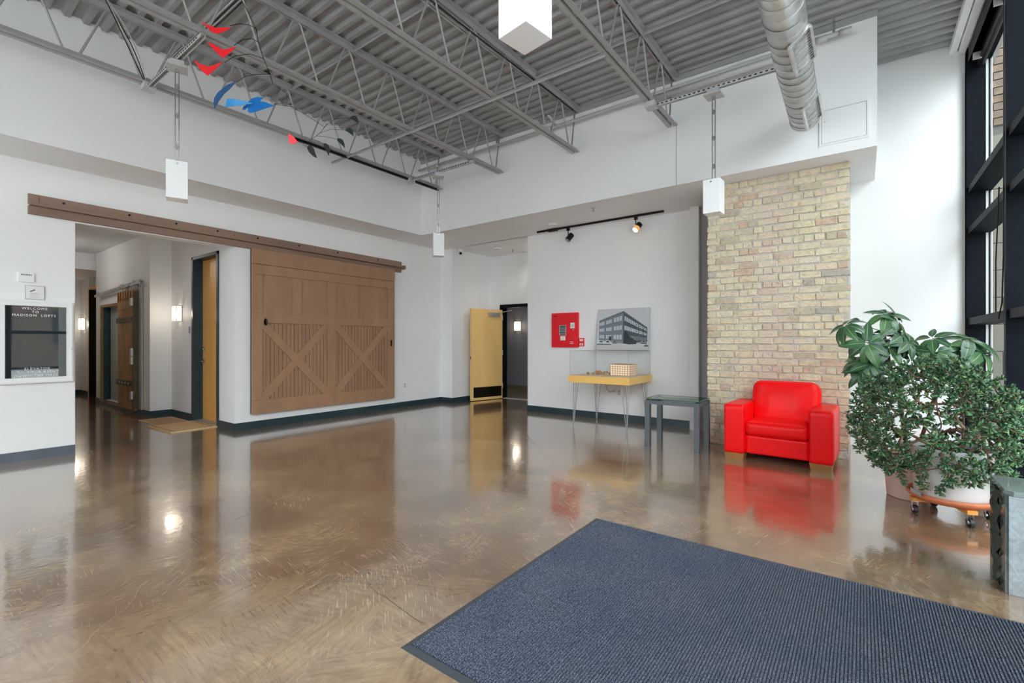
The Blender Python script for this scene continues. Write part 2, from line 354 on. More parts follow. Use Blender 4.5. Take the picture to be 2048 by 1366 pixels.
def link(o, parent=None):
    col.objects.link(o)
    if parent is not None: o.parent = parent
    return o
def part(mb, name, m, parent=None, smooth=False, bevel=0, local=False, label=None):
    """one mesh object; coordinates are world ones unless local (then relative to the parent)"""
    org = (0, 0, 0)
    if parent is not None and not local:
        q = parent; tx = Vector((0, 0, 0))
        while q is not None: tx += q.location; q = q.parent
        org = tx
    o = bpy.data.objects.new(name, mb.mesh(name, m, smooth, org, bevel)); link(o, parent)
    if label: o['label'] = label
    return o
def struct(mb, name, m, parent=None, **kw):
    o = part(mb, name, m, parent, **kw)
    if parent is None: o['kind'] = 'structure'
    return o
def thing(name, label, cat, loc=(0, 0, 0), rz=0, group=None):
    o = bpy.data.objects.new(name, None); o.empty_display_size = .1; link(o)
    o.location = loc; o.rotation_euler = (0, 0, rz); o['label'] = label; o['category'] = cat
    if group: o['group'] = group
    return o
def tag(o, label, cat, group=None):
    o['label'] = label; o['category'] = cat
    if group: o['group'] = group
    return o
def setting(name, loc=(0, 0, 0)):
    o = bpy.data.objects.new(name, None); link(o); o.location = loc; o['kind'] = 'structure'; return o
def dup(root, loc, rz=None, label=None, group=None):
    r = root.copy(); col.objects.link(r); r.location = loc
    if rz is not None: r.rotation_euler = (0, 0, rz)
    if label: r['label'] = label
    if group: r['group'] = group
    for ch in list(root.children):
        c = ch.copy(); col.objects.link(c); c.parent = r
        for g in list(ch.children):
            d = g.copy(); col.objects.link(d); d.parent = c
    return r
B = lambda *a: MB().box(*a)

# ------------------------------------------------------------------ room shell
ZT = 4.74
f = MB().box(-7.9, 1.15, -4.2, 8.75, -.12, 0); f.box(-16.2, -7.9, 1.2, 3.4, -.12, 0); struct(f, 'floor', M['floor'])
struct(B(-8.6, -3.4, 8.75, 10.7, -.12, .0), 'floor_hall', M['hall_floor'])
wl = MB(); wl.box(-7.57, -7.37, -4.2, 1.357, 0, ZT); wl.box(-7.57, -7.37, 1.357, 3.1, 2.69, ZT); wl.box(-7.945, -7.37, 3.1, 7.30, 0, ZT)
wl.box(-7.945, -7.03, 7.30, 8.75, 0, ZT); struct(wl, 'wall_left', M['wall'])
struct(MB().box(-5.09, 1.15, 7.33, 7.5, 0, 4.9).box(-5.09, -4.9, 7.5, 8.6, 0, 3.4), 'wall_back', M['wall'])
wd = MB(); wd.box(-7.03, -6.69, 8.6, 8.75, 0, 3.4); wd.box(-5.70, -4.9, 8.6, 8.75, 0, 3.4); wd.box(-6.69, -5.70, 8.6, 8.75, 2.14, 3.4); struct(wd, 'wall_niche', M['wall'])
# corridor seen through the wide opening
wc = MB(); wc.box(-8.871, -7.945, 3.1, 3.3, 2.68, 3.2); wc.box(-9.87, -8.871, 3.1, 3.3, 0, 3.2); wc.box(-12.88, -11.30, 2.78, 3.0, 2.03, 3.2)
wc.box(-13.26, -12.88, 2.78, 3.0, 0, 3.2); wc.box(-11.30, -9.87, 2.78, 3.3, 0, 3.2); wc.box(-12.88, -11.30, 2.78, 3.0, 0, .085); wc.box(-12.88, -11.30, 3.0, 3.3, 0, 3.2); wc.box(-13.26, -12.88, 3.0, 3.3, 0, 3.2)
wc.box(-14.94, -13.26, 3.1, 3.3, 2.60, 3.2); wc.box(-15.85, -14.94, 3.0, 3.3, 0, 3.2); wc.box(-13.45, -13.26, 3.0, 3.3, 0, 3.2)
struct(wc, 'wall_corridor_right', M['wall'])
struct(B(-16.2, -7.57, 1.2, 1.357, 0, 3.2), 'wall_corridor_left', M['wall'])
struct(B(-16.2, -15.75, 1.2, 3.3, 0, 3.2), 'wall_corridor_end', M['wall'])
cc = MB().box(-13.3, -7.57, 1.2, 3.35, 3.2, 3.3).box(-16.2, -13.3, 1.2, 3.35, 2.85, 3.3); struct(cc, 'ceiling_corridor', M['wall'])
# hall behind the open door
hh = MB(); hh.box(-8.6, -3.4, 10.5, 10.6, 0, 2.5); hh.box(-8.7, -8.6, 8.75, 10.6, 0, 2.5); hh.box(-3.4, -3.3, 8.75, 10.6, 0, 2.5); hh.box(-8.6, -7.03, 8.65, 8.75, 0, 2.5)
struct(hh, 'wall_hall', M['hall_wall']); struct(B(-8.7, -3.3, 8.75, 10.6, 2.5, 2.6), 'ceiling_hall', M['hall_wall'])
# dropped soffits
struct(MB().box(-7.37, -6.63, -4.2, 7.30, 3.3, ZT), 'ceiling_soffit_left', M['wall'])
sb = MB().box(-6.63, .12, 6.06, 7.33, 3.3, ZT).box(-7.03, -5.09, 7.30, 8.6, 3.3, ZT); struct(sb, 'ceiling_soffit_back', M['wall'])
struct(MB().box(-1.903, -1.899, 6.055, 6.06, 3.30, 4.1), 'trim_1', M['grey_plate'])
# wall behind the camera with glazing added to let in fill light
wr = MB(); wr.box(-7.57, -7.0, -4.2, -4.0, 0, ZT); wr.box(.6, 1.15, -4.2, -4.0, 0, ZT); wr.box(-7.0, .6, -4.2, -4.0, 4.5, ZT); wr.box(-7.0, .6, -4.2, -4.0, 0, .1); struct(wr, 'wall_rear', M['wall'])
rw = setting('rear_fill_window'); fr = MB()
for x in (-6.97, -5.1, -3.2, -1.3, .57): fr.box(x - .04, x + .04, -4.2, -4.02, .1, 4.5)
for z in (.12, 1.2, 2.3, 3.4, 4.47): fr.box(-7, .6, -4.18, -4.04, z - .03, z + .03)
part(fr, 'window_frame', M['blackframe'], rw); part(B(-7, .6, -4.12, -4.11, .1, 4.5), 'pane', M['glass'], rw)
# corrugated deck
dk = MB(); prof = []; y = -4.2
while y < 7.4:
    prof += [(y, 4.68), (y + .045, 4.68), (y + .062, 4.718), (y + .132, 4.718)]; y += .1524
vs = [(x, yy, zz) for x in (-6.7, 1.2) for yy, zz in prof]; k = len(prof)
dk.add(vs, [(i, i + 1, k + i + 1, k + i) for i in range(k - 1)])
struct(dk, 'ceiling', M['deck'])
struct(B(-8.0, 1.3, -4.3, 8.8, 4.76, 4.86), 'roof', M['deck'])
fl = bpy.data.objects['floor']; M['light_joint'] = mat('filled joint', (.36, .29, .22), .25)
def crack(pts, w_, m_, nm):
    b = MB(); rc = random.Random(len(pts)); P_ = []
    for k in range(len(pts) - 1):
        a, c = Vector((*pts[k], 0)), Vector((*pts[k + 1], 0)); n_ = max(2, int((c - a).length / .05)) if nm == 'crack' else 1
        for q_ in range(n_): P_.append(a.lerp(c, q_ / n_) + (Vector((rc.uniform(-.012, .012), rc.uniform(-.012, .012), 0)) if nm == 'crack' and q_ else Vector((0, 0, 0))))
    P_.append(Vector((*pts[-1], 0))); vs = []
    for k, p in enumerate(P_):
        d = (P_[min(k + 1, len(P_) - 1)] - P_[max(k - 1, 0)]).normalized(); sd = Vector((-d.y, d.x, 0)) * w_ / 2
        vs += [p + sd + Vector((0, 0, .0006)), p - sd + Vector((0, 0, .0006))]
    b.add(vs, [(2 * k, 2 * k + 1, 2 * k + 3, 2 * k + 2) for k in range(len(P_) - 1)]); part(b, nm, m_, fl)
crack([(-2.139, 1.578), (-2.054, 1.546), (-1.96, 1.543), (-1.86, 1.525), (-1.759, 1.509), (-1.669, 1.5), (-1.619, 1.508)], .0026, M['groove'], 'crack')
crack([(-3.139, 0.867), (-2.968, 0.774), (-2.876, 0.714), (-2.806, 0.629), (-2.689, 0.535), (-2.631, 0.469), (-2.571, 0.393)], .0022, M['light_joint'], 'crack')
crack([(-4.174, 2.52), (-4.03, 2.24), (-3.868, 1.977), (-3.739, 1.755), (-3.675, 1.547)], .003, M['light_joint'], 'crack')
crack([(-5.005, 6.373), (-4.041, 5.559), (-3.315, 4.936)], .005, M['light_joint'], 'saw_cut')
crack([(-3.813, 5.45), (-2.6, 4.25)], .004, M['light_joint'], 'saw_cut')
# baseboards
def base(pts, name, m=None, h=.105, th=.012):
    b = MB()
    for (x0, y0), (x1, y1), (nx, ny) in pts:
        b.box(min(x0, x1, x0 + nx * th, x1 + nx * th), max(x0, x1, x0 + nx * th, x1 + nx * th), min(y0, y1, y0 + ny * th, y1 + ny * th), max(y0, y1, y0 + ny * th, y1 + ny * th), 0, h)
    return struct(b, name, m or M['teal'])
base([((-7.37, -4.0), (-7.37, 1.357), (1, 0))], 'baseboard_left', M['greybase'])
base([((-7.37, 3.1), (-7.37, 7.30), (1, 0)), ((-7.37, 7.30), (-7.03, 7.30), (0, -1)), ((-7.03, 7.30), (-7.03, 8.6), (1, 0)), ((-7.9, 3.1), (-7.37, 3.1), (0, -1))], 'baseboard_left_far')
base([((-5.09, 7.33), (-2.06, 7.33), (0, -1)), ((-5.09, 7.33), (-5.09, 8.6), (-1, 0))], 'baseboard_back')
base([((-9.87, 3.1), (-8.871, 3.1), (0, -1)), ((-9.87, 2.78), (-9.87, 3.1), (1, 0)), ((-13.26, 2.78), (-9.87, 2.78), (0, -1)), ((-15.75, 3.0), (-14.94, 3.0), (0, -1)), ((-15.75, 1.357), (-15.75, 3.0), (1, 0))], 'baseboard_corridor')
base([((-8.6, 10.5), (-3.4, 10.5), (0, -1))], 'baseboard_hall', M['hall_floor'])
# pipe chase column and the recess beside the pier
struct(MB().box(-2.06, -1.93, 7.18, 7.33, 0, 3.3), 'trim_2', M['wall'])
struct(MB().box(-1.93, -1.62, 7.26, 7.33, 0, 3.3), 'trim_3', mat('shaded recess grey', (.33, .33, .34), .6))  # grey colour stands in for the shade in the recess

# brick pier
pier = setting('wall_pier', (-1.61, 6.4, 0))
part(B(-1.598, -.122, 6.403, 7.33, 0, 3.3), 'mortar', M['mortar'], pier)
def brick_mesh(L_, H_, D_, seed):
    rnd = random.Random(seed); bm = bmesh.new(); bmesh.ops.create_cube(bm, size=1)
    bmesh.ops.scale(bm, vec=(L_, D_, H_), verts=bm.verts)
    bmesh.ops.bevel(bm, geom=bm.edges[:], offset=.006, segments=1, affect='EDGES')
    for v in bm.verts: v.co += Vector((rnd.uniform(-.006, .006), rnd.uniform(-.004, .004), rnd.uniform(-.0045, .0045)))
    me = bpy.data.meshes.new('brick'); bm.to_mesh(me); bm.free(); me.materials.append(M['brick']); return me
ch = .0846; full = [brick_mesh(.205, .070, .06, s) for s in range(6)]; half = [brick_mesh(.096, .070, .06, 20 + s) for s in range(4)]; threeq = [brick_mesh(.150, .070, .06, 30 + s) for s in range(3)]
rb = random.Random(3)
for r in range(39):
    x = -1.61; first = True; zc = ch * (r + .5)
    seq = []
    if r % 6 == 5: seq = ['h'] * 14
    else:
        seq = (['h'] if r % 2 else ['q']) + ['f'] * 8
    while x < -.11 - .06 and seq:
        kd = seq.pop(0)
        if kd == 'f' and rb.random() < .10: kd = 'h'; seq.insert(0, 'h')
        ln = {'f': .205, 'h': .096, 'q': .150}[kd]
        if x + ln > -.105:
            rem = -.11 - x
            if rem > .14: kd, ln = 'q', .150
            elif rem > .07: kd, ln = 'h', .096
            else: break
        me = rb.choice({'f': full, 'h': half, 'q': threeq}[kd])
        o = bpy.data.objects.new('brick', me); link(o, pier)
        o.location = (x + ln / 2 + 1.61 + rb.uniform(-.004, .004), .023 + rb.uniform(-.005, .004), zc + rb.uniform(-.003, .003))
        o.rotation_euler = (rb.uniform(-.03, .03), rb.uniform(-.012, .012) + (PI if rb.random() < .5 else 0), rb.uniform(-.02, .02))
        sx_ = 1.0
        if x + ln + .19 > -.11 and kd != 'h': sx_ = min(1.35, (-.11 - x) / ln) if (-.11 - x) < ln * 1.35 else 1.0
        if sx_ != 1.0: o.scale = (sx_, 1, 1); o.location.x = x + ln * sx_ / 2 + 1.61
        x += ln * sx_ + .010

# ------------------------------------------------------------------ right window wall
WY = [7.29, 5.47, 3.60, 1.75, -.10, -1.95, -3.97]
win = setting('window_1', (.93, 1.6, 0))
for y in WY: part(B(.93, 1.13, y - .035, y + .035, 0, 4.55), 'mullion', M['blackframe'], win)
for z0, z1 in ((0, .10), (1.49, 1.565), (2.50, 2.57), (2.955, 3.03), (4.40, 4.58)): part(B(.945, 1.13, -4.0, 7.3, z0, z1), 'transom', M['blackframe'], win)
for i in range(len(WY) - 1):
    for z0, z1 in ((.10, 1.49), (1.565, 2.50), (2.57, 2.955), (3.03, 4.40)):
        part(B(1.112, 1.118, WY[i + 1] + .035, WY[i] - .035, z0, z1), 'pane', M['glass'], win)
al = MB()
for i in range(len(WY) - 1):
    for yy in (WY[i] - .05, WY[i + 1] + .04): al.box(1.085, 1.105, yy, yy + .012, .1, 4.4)
part(al, 'glazing_bead', M['steel2'], win)
part(B(.93, 1.13, 7.25, 7.33, 0, 4.6), 'window_jamb', M['blackframe'], win)
struct(MB().box(.915, 1.15, -4.2, 7.33, 4.58, 4.76), 'wall_right', M['wall'])
tr = MB().box(.80, .86, -4.0, 7.33, 4.60, 4.68).box(.86, .875, -4.0, 7.33, 4.645, 4.68).box(.875, .93, -4.0, 7.33, 4.56, 4.66); struct(tr, 'trim_4', M['wall'])
bl = thing('roller_blind', 'rolled up black blind cassette along the top of the tall right windows', 'blind', (1.0, 5.4, 4.45))
part(MB().box(.94, 1.0, 3.7, 7.2, 4.40, 4.56), 'cassette', M['blacksatin'], bl); part(MB().tube([(1.04, 3.75, 4.36), (1.04, 7.2, 4.36)], .035, 12), 'roller', M['black'], bl, smooth=True)
br = MB()
for y in (4.0, 5.0, 6.0, 7.0): part(B(.95, 1.03, y, y + .02, 4.33, 4.42), 'bracket', M['steel'], bl)
cdn = thing('blind_cord', 'thin black pull cord looping down the right window frame', 'cord', (.915, 5.4, 4.4))
part(MB().tube([(.918, 5.43, 4.4), (.918, 5.43, 3), (.918, 5.45, 2.0), (.918, 5.5, 1.62), (.918, 5.62, 1.50), (.918, 5.72, 1.56), (.918, 5.72, 2.0), (.918, 5.60, 2.6)], .005, 6), 'cord', M['black'], cdn)
# outside: ground, neighbouring wall, added light-blocking wing, buildings over the street
struct(B(-40, 45, -45, 30, -.3, -.13), 'ground_outside', M['asphalt'])
wing = setting('wall_outside', (1.4, 9.6, 0))
part(B(1.2, 9, 9.62, 10.0, -.1, 8), 'mortar', M['extmortar'], wing)
be = random.Random(5); eb = [(1.0, .39)]
for r in range(11):
    for c in range(10):
        x0 = 1.22 + c * .40 - (.2 if r % 2 else 0)
        part(B(max(1.2, x0), x0 + .39, 9.598, 9.63, r * .39, r * .39 + .38), 'block', M['extblock'], wing)
for r in range(16):
    for c in range(9):
        x0 = 1.22 + c * .30 - (.15 if r % 2 else 0)
        part(B(max(1.2, x0), x0 + .285, 9.60 - be.random() * .01, 9.63, 4.42 + r * .11, 4.42 + r * .11 + .095), 'brick', M['extbrick'], wing)
struct(B(4.35, 9.0, 3.9, 9.62, -.1, 6.2), 'added_sky_block', M['extblock'])  # unseen block added to cut skylight on the wall beside the windows
for nm, lab, bx, ws in (('street_building', 'dark brick building across the street seen in the reflections', (20, 26, -12, 9, 0, 6.5), 'x'), ('street_building', 'long brick building beyond the added rear glazing', (-14, 10, -28, -23, 0, 7), 'y')):
    t = thing(nm, lab, 'building', (bx[0], bx[2], 0)); part(B(*bx), 'wall', M['extbrick'], t)
    for i in range(6):
        for z in (1.2, 4.1):
            if ws == 'x': part(B(19.95, 20.0, -11 + i * 3.3, -9.2 + i * 3.3, z, z + 1.8), 'window', M['extglass'], t)
            else: part(B(-13 + i * 3.8, -10.8 + i * 3.8, -23.0, -22.95, z, z + 1.8), 'window', M['extglass'], t)

# ------------------------------------------------------------------ roof joists
JX = [-6.07, -4.70, -3.32, -1.93]; BN = [5.85 - .595 * i for i in range(16)]
jlabs = ['grey open web roof joist nearest the left wall', 'grey open web roof joist second from the left wall', 'grey open web roof joist third from the left wall', 'grey open web roof joist beside the round duct']
for x, lab in zip(JX, jlabs):
    t = thing('roof_joist', lab, 'joist', (x, 1.5, 4.04), 0, 'roof joists under the metal deck')
    y1 = 6.0; y0 = -3.9
    bc = MB()
    for s in (-1, 1): bc.box(x + s * .013, x + s * .062, y0, y1, 4.03, 4.036); bc.box(x + s * .013, x + s * .019, y0, y1, 4.036, 4.085)
    part(bc, 'bottom_chord', M['steel'], t)
    tcd = MB()
    for s in (-1, 1): tcd.box(x + s * .013, x + s * .066, y0, 6.06, 4.671, 4.679); tcd.box(x + s * .013, x + s * .020, y0, 6.06, 4.615, 4.671)
    part(tcd, 'top_chord', M['steel'], t)
    for i, yb in enumerate(BN):
        if yb < -3.6: break
        for s in (-1, 1):
            yt = yb + s * .2975
            pts = [(x, yb, 4.045), (x, yb + s * .035, 4.052), (x, yb + s * .06, 4.08), (x, yt - s * .045, 4.60), (x, yt, 4.64)]
            if i == 0 and s == 1: pts = [(x, yb, 4.045), (x, yb + .03, 4.06), (x, yb + .12, 4.64)]
            part(MB().tube(pts, .0105, 8), 'web_bar', M['steel'], t, smooth=True)
# bridging
for y, z, x0, x1, lab in ((3.24, 4.655, -6.6, 1.0, 'grey bridging angle across the upper joist chords, nearer the camera'), (4.94, 4.655, -6.6, 1.0, 'grey bridging angle across the upper joist chords, nearer the back wall'),
                          (4.08, 4.02, -6.45, -1.95, 'grey bridging angle crossing under the lower joist chords'), (.55, 4.655, -6.6, 1.0, 'grey bridging angle across the upper chords almost overhead')):
    m_ = MB().box(x0, x1, y - .014, y + .014, z - .003, z + .001).box(x0, x1, y + .011, y + .014, z - .026, z - .003); tag(part(m_, 'bridging_angle', M['steel']), lab, 'bracing', 'bridging between the joists')
# deck ledger angle at soffits
struct(MB().box(-6.63, .12, 6.035, 6.06, 4.62, 4.68), 'trim_5', M['steel'])
# sprinkler pipe along the back soffit
sp = thing('sprinkler_pipe', 'long grey sprinkler pipe running along the top of the back soffit', 'pipe', (-2.5, 5.93, 4.47))
part(MB().tube([(-6.55, 5.93, 4.45), (-2.6, 5.93, 4.475), (-.12, 5.93, 4.50)], .022, 12), 'pipe', M['steel2'], sp, smooth=True)
part(MB().tube([(-2.15, 5.90, 4.405), (-.62, 5.90, 4.425)], .036, 14), 'branch_pipe', M['steel2'], sp, smooth=True)
for x in (-6.1, -3.75, -.35, -.14): part(MB().tube([(x - .05, 5.93, 4.47 + (x + 3) * .008), (x + .05, 5.93, 4.47 + (x + 3) * .008)], .034, 12), 'coupling', M['steel2'], sp, smooth=True)
for x in (-3.85, -3.62): part(MB().tube([(x, 5.93, 4.48), (x, 5.80, 4.55), (x, 5.72, 4.55)], .018, 8), 'nipple', M['steel2'], sp, smooth=True)
for x in (-4.72, -.24): part(MB().box(x - .012, x + .012, 5.925, 5.935, 4.5, 4.66), 'hanger', M['galv_seam'], sp)

# slotted struts, canopies, pendants
def strut(x0, x1, y, z, lab):
    t = thing('slotted_strut', lab, 'strut', ((x0 + x1) / 2, y, z), 0, 'slotted struts carrying the pendants')
    m_ = MB().box(x0, x1, y - .02, y + .02, z + .036, z + .04).box(x0, x1, y - .02, y - .017, z, z + .04).box(x0, x1, y + .017, y + .02, z, z + .04)
    part(m_, 'channel', M['steel2'], t); sl = MB(); n = int((x1 - x0 - .1) / .05)
    for i in range(n): xx = x0 + .05 + i * .05; sl.box(xx, xx + .026, y - .021, y - .0165, z + .014, z + .027); sl.box(xx, xx + .026, y - .007, y + .007, z + .0345, z + .0365)
    part(sl, 'slots', M['dark'], t)['kind'] = 'stuff'
    return t
strut(-6.12, -4.66, 1.70, 3.985, 'slotted metal strut holding the front left pendant')
strut(-6.12, -4.66, 5.30, 3.985, 'slotted metal strut holding the far corner pendant')
strut(-1.98, -.50, 5.30, 3.985, 'slotted metal strut holding the pendant by the brick pier')
strut(-1.98, -.50, 1.70, 3.985, 'slotted metal strut above the large near pendant')
def pendant(lab, x, y, rz):
    t = thing('pendant_lamp', lab, 'lamp', (x, y, 2.66), rz, 'white box pendants')
    part(MB().box(-.085, .085, -.085, .085, 0, .355), 'lamp_shade', M['white_plastic'], t, bevel=.004, local=True)
    part(MB().box(-.085, .085, -.085, .085, 1.255, 1.27).box(-.055, .055, -.055, .055, 1.27, 1.325), 'canopy', M['steel2'], t, local=True)
    zs = [(.37, .50), (.52, .80), (.82, 1.08), (1.10, 1.235)]
    for a, b in zs:
        part(MB().box(-.019, -.010, -.003, .003, a - .02, b + .02).box(.010, .019, -.003, .003, a - .02, b + .02), 'link', M['chrome'], t, local=True)
    cn = MB()
    for z in (.36, .51, .81, 1.09, 1.245): cn.box(-.008, .008, -.012, .012, z - .022, z + .022)
    part(cn, 'connector', M['galv_seam'], t, local=True)
    for s in ((.0, -.088), (-.088, 0)): part(MB().tube([(s[0], s[1], .325), (s[0] * 1.08, s[1] * 1.08, .325)], .008, 8), 'screw', M['chrome'], t, local=True)
    return t
F36 = math.atan(701 / 941.0)
pendant('white box pendant on a linked metal stem, hanging in front of the left wall', -5.27, 1.70, F36 + .60)
pendant('small looking white box pendant in the far corner above the barn door track end', -5.41, 5.30, F36 + .25)
pendant('white box pendant hanging in front of the brick pier', -1.27, 5.30, F36 - .85 + .15)
pendant('large near white box pendant cut off by the top of the picture', -1.215, 1.73, F36 + PI / 4)
# joint boxes and wiring on the joists
for (x, y, lab) in ((-6.07, 1.70, 'small grey junction box under the left joist by the front pendant'), (-6.07, 5.30, 'small grey junction box under the left joist by the corner pendant'), (-1.93, 5.25, 'small grey junction box under the joist beside the duct')):
    t = thing('junction_box', lab, 'junction box', (x, y, 3.98)); part(MB().box(x - .055, x + .055, y - .055, y + .055, 3.975, 4.03), 'box', M['steel2'], t, bevel=.003)
    part(MB().box(x - .06, x + .06, y - .06, y + .06, 3.965, 3.976), 'cover', M['steel2'], t)
t = thing('wire_raceway', 'black wiring channel fixed under the left joist', 'raceway', (-6.07, 4.6, 4.0)); part(MB().box(-6.095, -6.06, 3.3, 5.95, 4.0, 4.028), 'channel', M['black'], t)
cb = thing('wire_bundle', 'thin grey and black wires drooping from the deck to the left junction box', 'cable', (-5.9, 1.5, 4.3))
for k in range(4):
    pts = []
    for i in range(9):
        u = i / 8; pts.append((-5.72 + (-6.06 + 5.72) * u + .02 * math.sin(k * 2 + 3 * u) * (1 - u), 1.22 + .46 * u + k * .012 * math.sin(PI * u) * 2, 4.60 + (4.0 - 4.60) * (u ** 1.2) - .03 * math.sin(PI * u)))
    part(MB().tube(pts, .005, 6), 'wire', M['steel2'] if k % 2 else M['dark'], cb, smooth=True)
cb = thing('cable_bundle', 'conduits and cables running along the third joist top chord', 'cable', (-3.35, 2, 4.6))
for k in range(3):
    part(MB().tube([(-3.35 - k * .02, -3, 4.60 - k * .008), (-3.36 - k * .02, 2.2, 4.605 - k * .01), (-3.31 - k * .025, 3.6, 4.57 - k * .012), (-3.30 - k * .02, 5.9, 4.60)], .007, 6), 'conduit', M['steel'] if k else M['dark'], cb, smooth=True)
cb = thing('cable_bundle', 'dark cables crossing under the deck behind the red fins of the mobile', 'cable', (-5, 2.07, 4.65))
for k in range(4):
    part(MB().tube([(-6.5, 2.05 + k * .02, 4.655), (-5.4, 2.06 + k * .022, 4.645), (-4.0, 2.06 + k * .02, 4.64), (-3.4, 2.04 + k * .02, 4.65)], .006, 6), 'wire', M['dark'] if k % 2 else M['steel2'], cb, smooth=True)

# round duct
du = thing('round_duct', 'silvery spiral duct with side grilles hanging right of the joists', 'duct', (-.45, 4, 3.65))
def dx(y): return -.485 + .017 * (5.8 - y)
R_ = .135; dz = 3.65; dm = MB()
ys = [-3.9, 0, 3, 5.8]
dm.tube([(dx(y), y, dz) for y in ys], R_, 48); part(dm, 'duct_shell', M['galv'], du, smooth=False)
for pl in du.children[0].data.polygons: pl.use_smooth = len(pl.vertices) == 4
pts = []; y = -1.0
while y < 5.78:
    a = 2 * PI * y / .125; pts.append((dx(y) + (R_ + .001) * math.cos(a), y, dz + (R_ + .001) * math.sin(a))); y += .125 / 28
part(MB().tube(pts, .0028, 4), 'spiral_seam', M['galv_seam'], du)
part(MB().tube([(dx(5.79), 5.77, dz), (dx(5.79), 5.80, dz)], R_ + .006, 48), 'end_ring', M['galv'], du, smooth=False)
for y0, y1 in ((4.05, 4.50), (5.22, 5.70)):
    ym = (y0 + y1) / 2; gx = dx(ym)
    g = MB(); A = Vector((gx + .015, 0, dz - R_ - .012)); Bv = Vector((gx + R_ + .005, 0, dz - .03))
    dv = (Bv - A); nn = Vector((dv.z, 0, -dv.x)).normalized()
    def q(u, yy, h): p_ = A + dv * u + nn * h; return (p_.x, yy, p_.z)
    for u in (0, 1): g.bar(q(u, y0, .012), q(u, y1, .012), .022, .03, up=nn)
    for yy in (y0, y1): g.bar(q(0, yy, .012), q(1, yy, .012), .012, .02, up=nn)
    gf = part(g, 'grille_frame', M['galv'], du)
    part(MB().add([q(0, y0, 0), q(1, y0, 0), q(1, y1, 0), q(0, y1, 0)], [(0, 1, 2, 3)]), 'grille_back', M['galv_seam'], du)
    for i in range(11): yy = y0 + (i + 1) * (y1 - y0) / 12; part(MB().bar(q(.05, yy, .008), q(.95, yy, .008), .010, .014, up=nn), 'louvre', M['galv'], du)
for y in (0.8, 3.0, 5.1): part(MB().box(dx(y) - .003, dx(y) + .003, y - .01, y + .01, dz + R_, 4.69), 'hanger_strap', M['galv'], du)

# access panel on the soffit
ap = thing('access_panel', 'white square access panel on the soffit right of the duct', 'panel', (-.16, 6.06, 3.6))
x0, x1, z0, z1 = -.375, .055, 3.405, 3.80
fr = MB().box(x0, x1, 6.048, 6.06, z0, z0 + .02).box(x0, x1, 6.048, 6.06, z1 - .02, z1).box(x0, x0 + .02, 6.048, 6.06, z0 + .02, z1 - .02).box(x1 - .02, x1, 6.048, 6.06, z0 + .02, z1 - .02)
part(fr, 'panel_frame', M['wall'], ap); part(B(x0 + .024, x1 - .024, 6.050, 6.06, z0 + .024, z1 - .024), 'panel_door', M['wall'], ap)
part(B(x0 + .01, x1 - .01, 6.0575, 6.059, z0 + .01, z1 - .01), 'panel_gap', M['grey_plate'], ap); part(MB().tube([(x0 + .05, 6.051, 3.66), (x0 + .05, 6.044, 3.66)], .005, 8), 'latch', M['steel'], ap)

# ------------------------------------------------------------------ barn door and its track
W = -7.37
bd = thing('barn_door', 'brown painted sliding barn door with X braces on the left wall', 'door', (W + .03, 4.66, .22))
D0, D1, DZ0, DZ1 = 3.305, 5.965, .215, 2.70; xf = -7.285
part(B(W + .015, xf - .022, D0 + .005, D1 - .005, DZ0 + .005, DZ1), 'back_board', M['groove'], bd)
def rail(y0, y1, z0, z1, name, th=0): return part(B(xf - .024, xf + th, y0, y1, z0, z1), name, M['brown'], bd, bevel=.003)
rail(D0, D1, 2.475, DZ1, 'top_board', .006)
rail(D0, D1, 2.325, 2.470, 'rail'); rail(D0, D1, 1.592, 1.735, 'rail'); rail(D0, D1, DZ0, .425, 'rail')
ps = [(3.454, 3.92), (4.078, 4.539), (4.70, 5.172), (5.322, 5.799)]
for a, b in ((D0, 3.454), (3.92, 4.078), (4.539, 4.70), (5.172, 5.322), (5.799, D1)): rail(a, b, 1.737, 2.323, 'stile')
for a, b in ((D0, 3.454), (4.539, 4.694), (5.799, D1)): rail(a, b, .427, 1.590, 'stile')
for a, b in ps: part(B(xf - .05, xf - .020, a, b, 1.735, 2.325), 'panel', M['brown'], bd)
for a, b in ((3.454, 4.539), (4.694, 5.799)):
    yy = a; n = 17; wdt = (b - a) / n
    for i in range(n): part(B(xf - .045, xf - .019 - (i % 2) * .001, a + i * wdt + .0035, a + (i + 1) * wdt - .0035, .425, 1.592), 'slat', M['brown_slat'], bd)
    def diag(p, q_, nm, th):
        (ya, za), (yb, zb) = p, q_; v = Vector((yb - ya, zb - za)).normalized(); pr = Vector((-v.y, v.x)) * .062
        # clip ends to the frame: outline polygon corners on frame lines
        o_ = [(ya + pr.x, za + pr.y), (ya - pr.x, za - pr.y), (yb - pr.x, zb - pr.y), (yb + pr.x, zb + pr.y)]
        part(MB().plate([(xf - .010 + th, y_, z_) for y_, z_ in o_], (1, 0, 0), .02), nm, M['brown'], bd)
    diag((a - .02, 1.61), (b + .02, .41), 'brace', -.003); diag((a - .02, .41), (b + .02, 1.61), 'brace', -.006)
part(MB().tube([(xf, 3.502, 1.565), (xf + .03, 3.502, 1.58), (xf + .03, 3.502, 1.63), (xf, 3.502, 1.645)], .010, 8).plate([(xf + .003, 3.502 + .028 * math.cos(a), 1.605 + .055 * math.sin(a)) for a in [i * PI / 8 for i in range(16)]], (1, 0, 0), .006), 'pull_handle', M['kick'], bd)
part(MB().box(xf, xf + .012, 5.868, 5.892, 1.22, 1.34), 'pull_plate', M['kick'], bd)
tk = thing('door_track', 'long brown timber track for the barn door above the opening', 'track', (W, 3.6, 2.8))
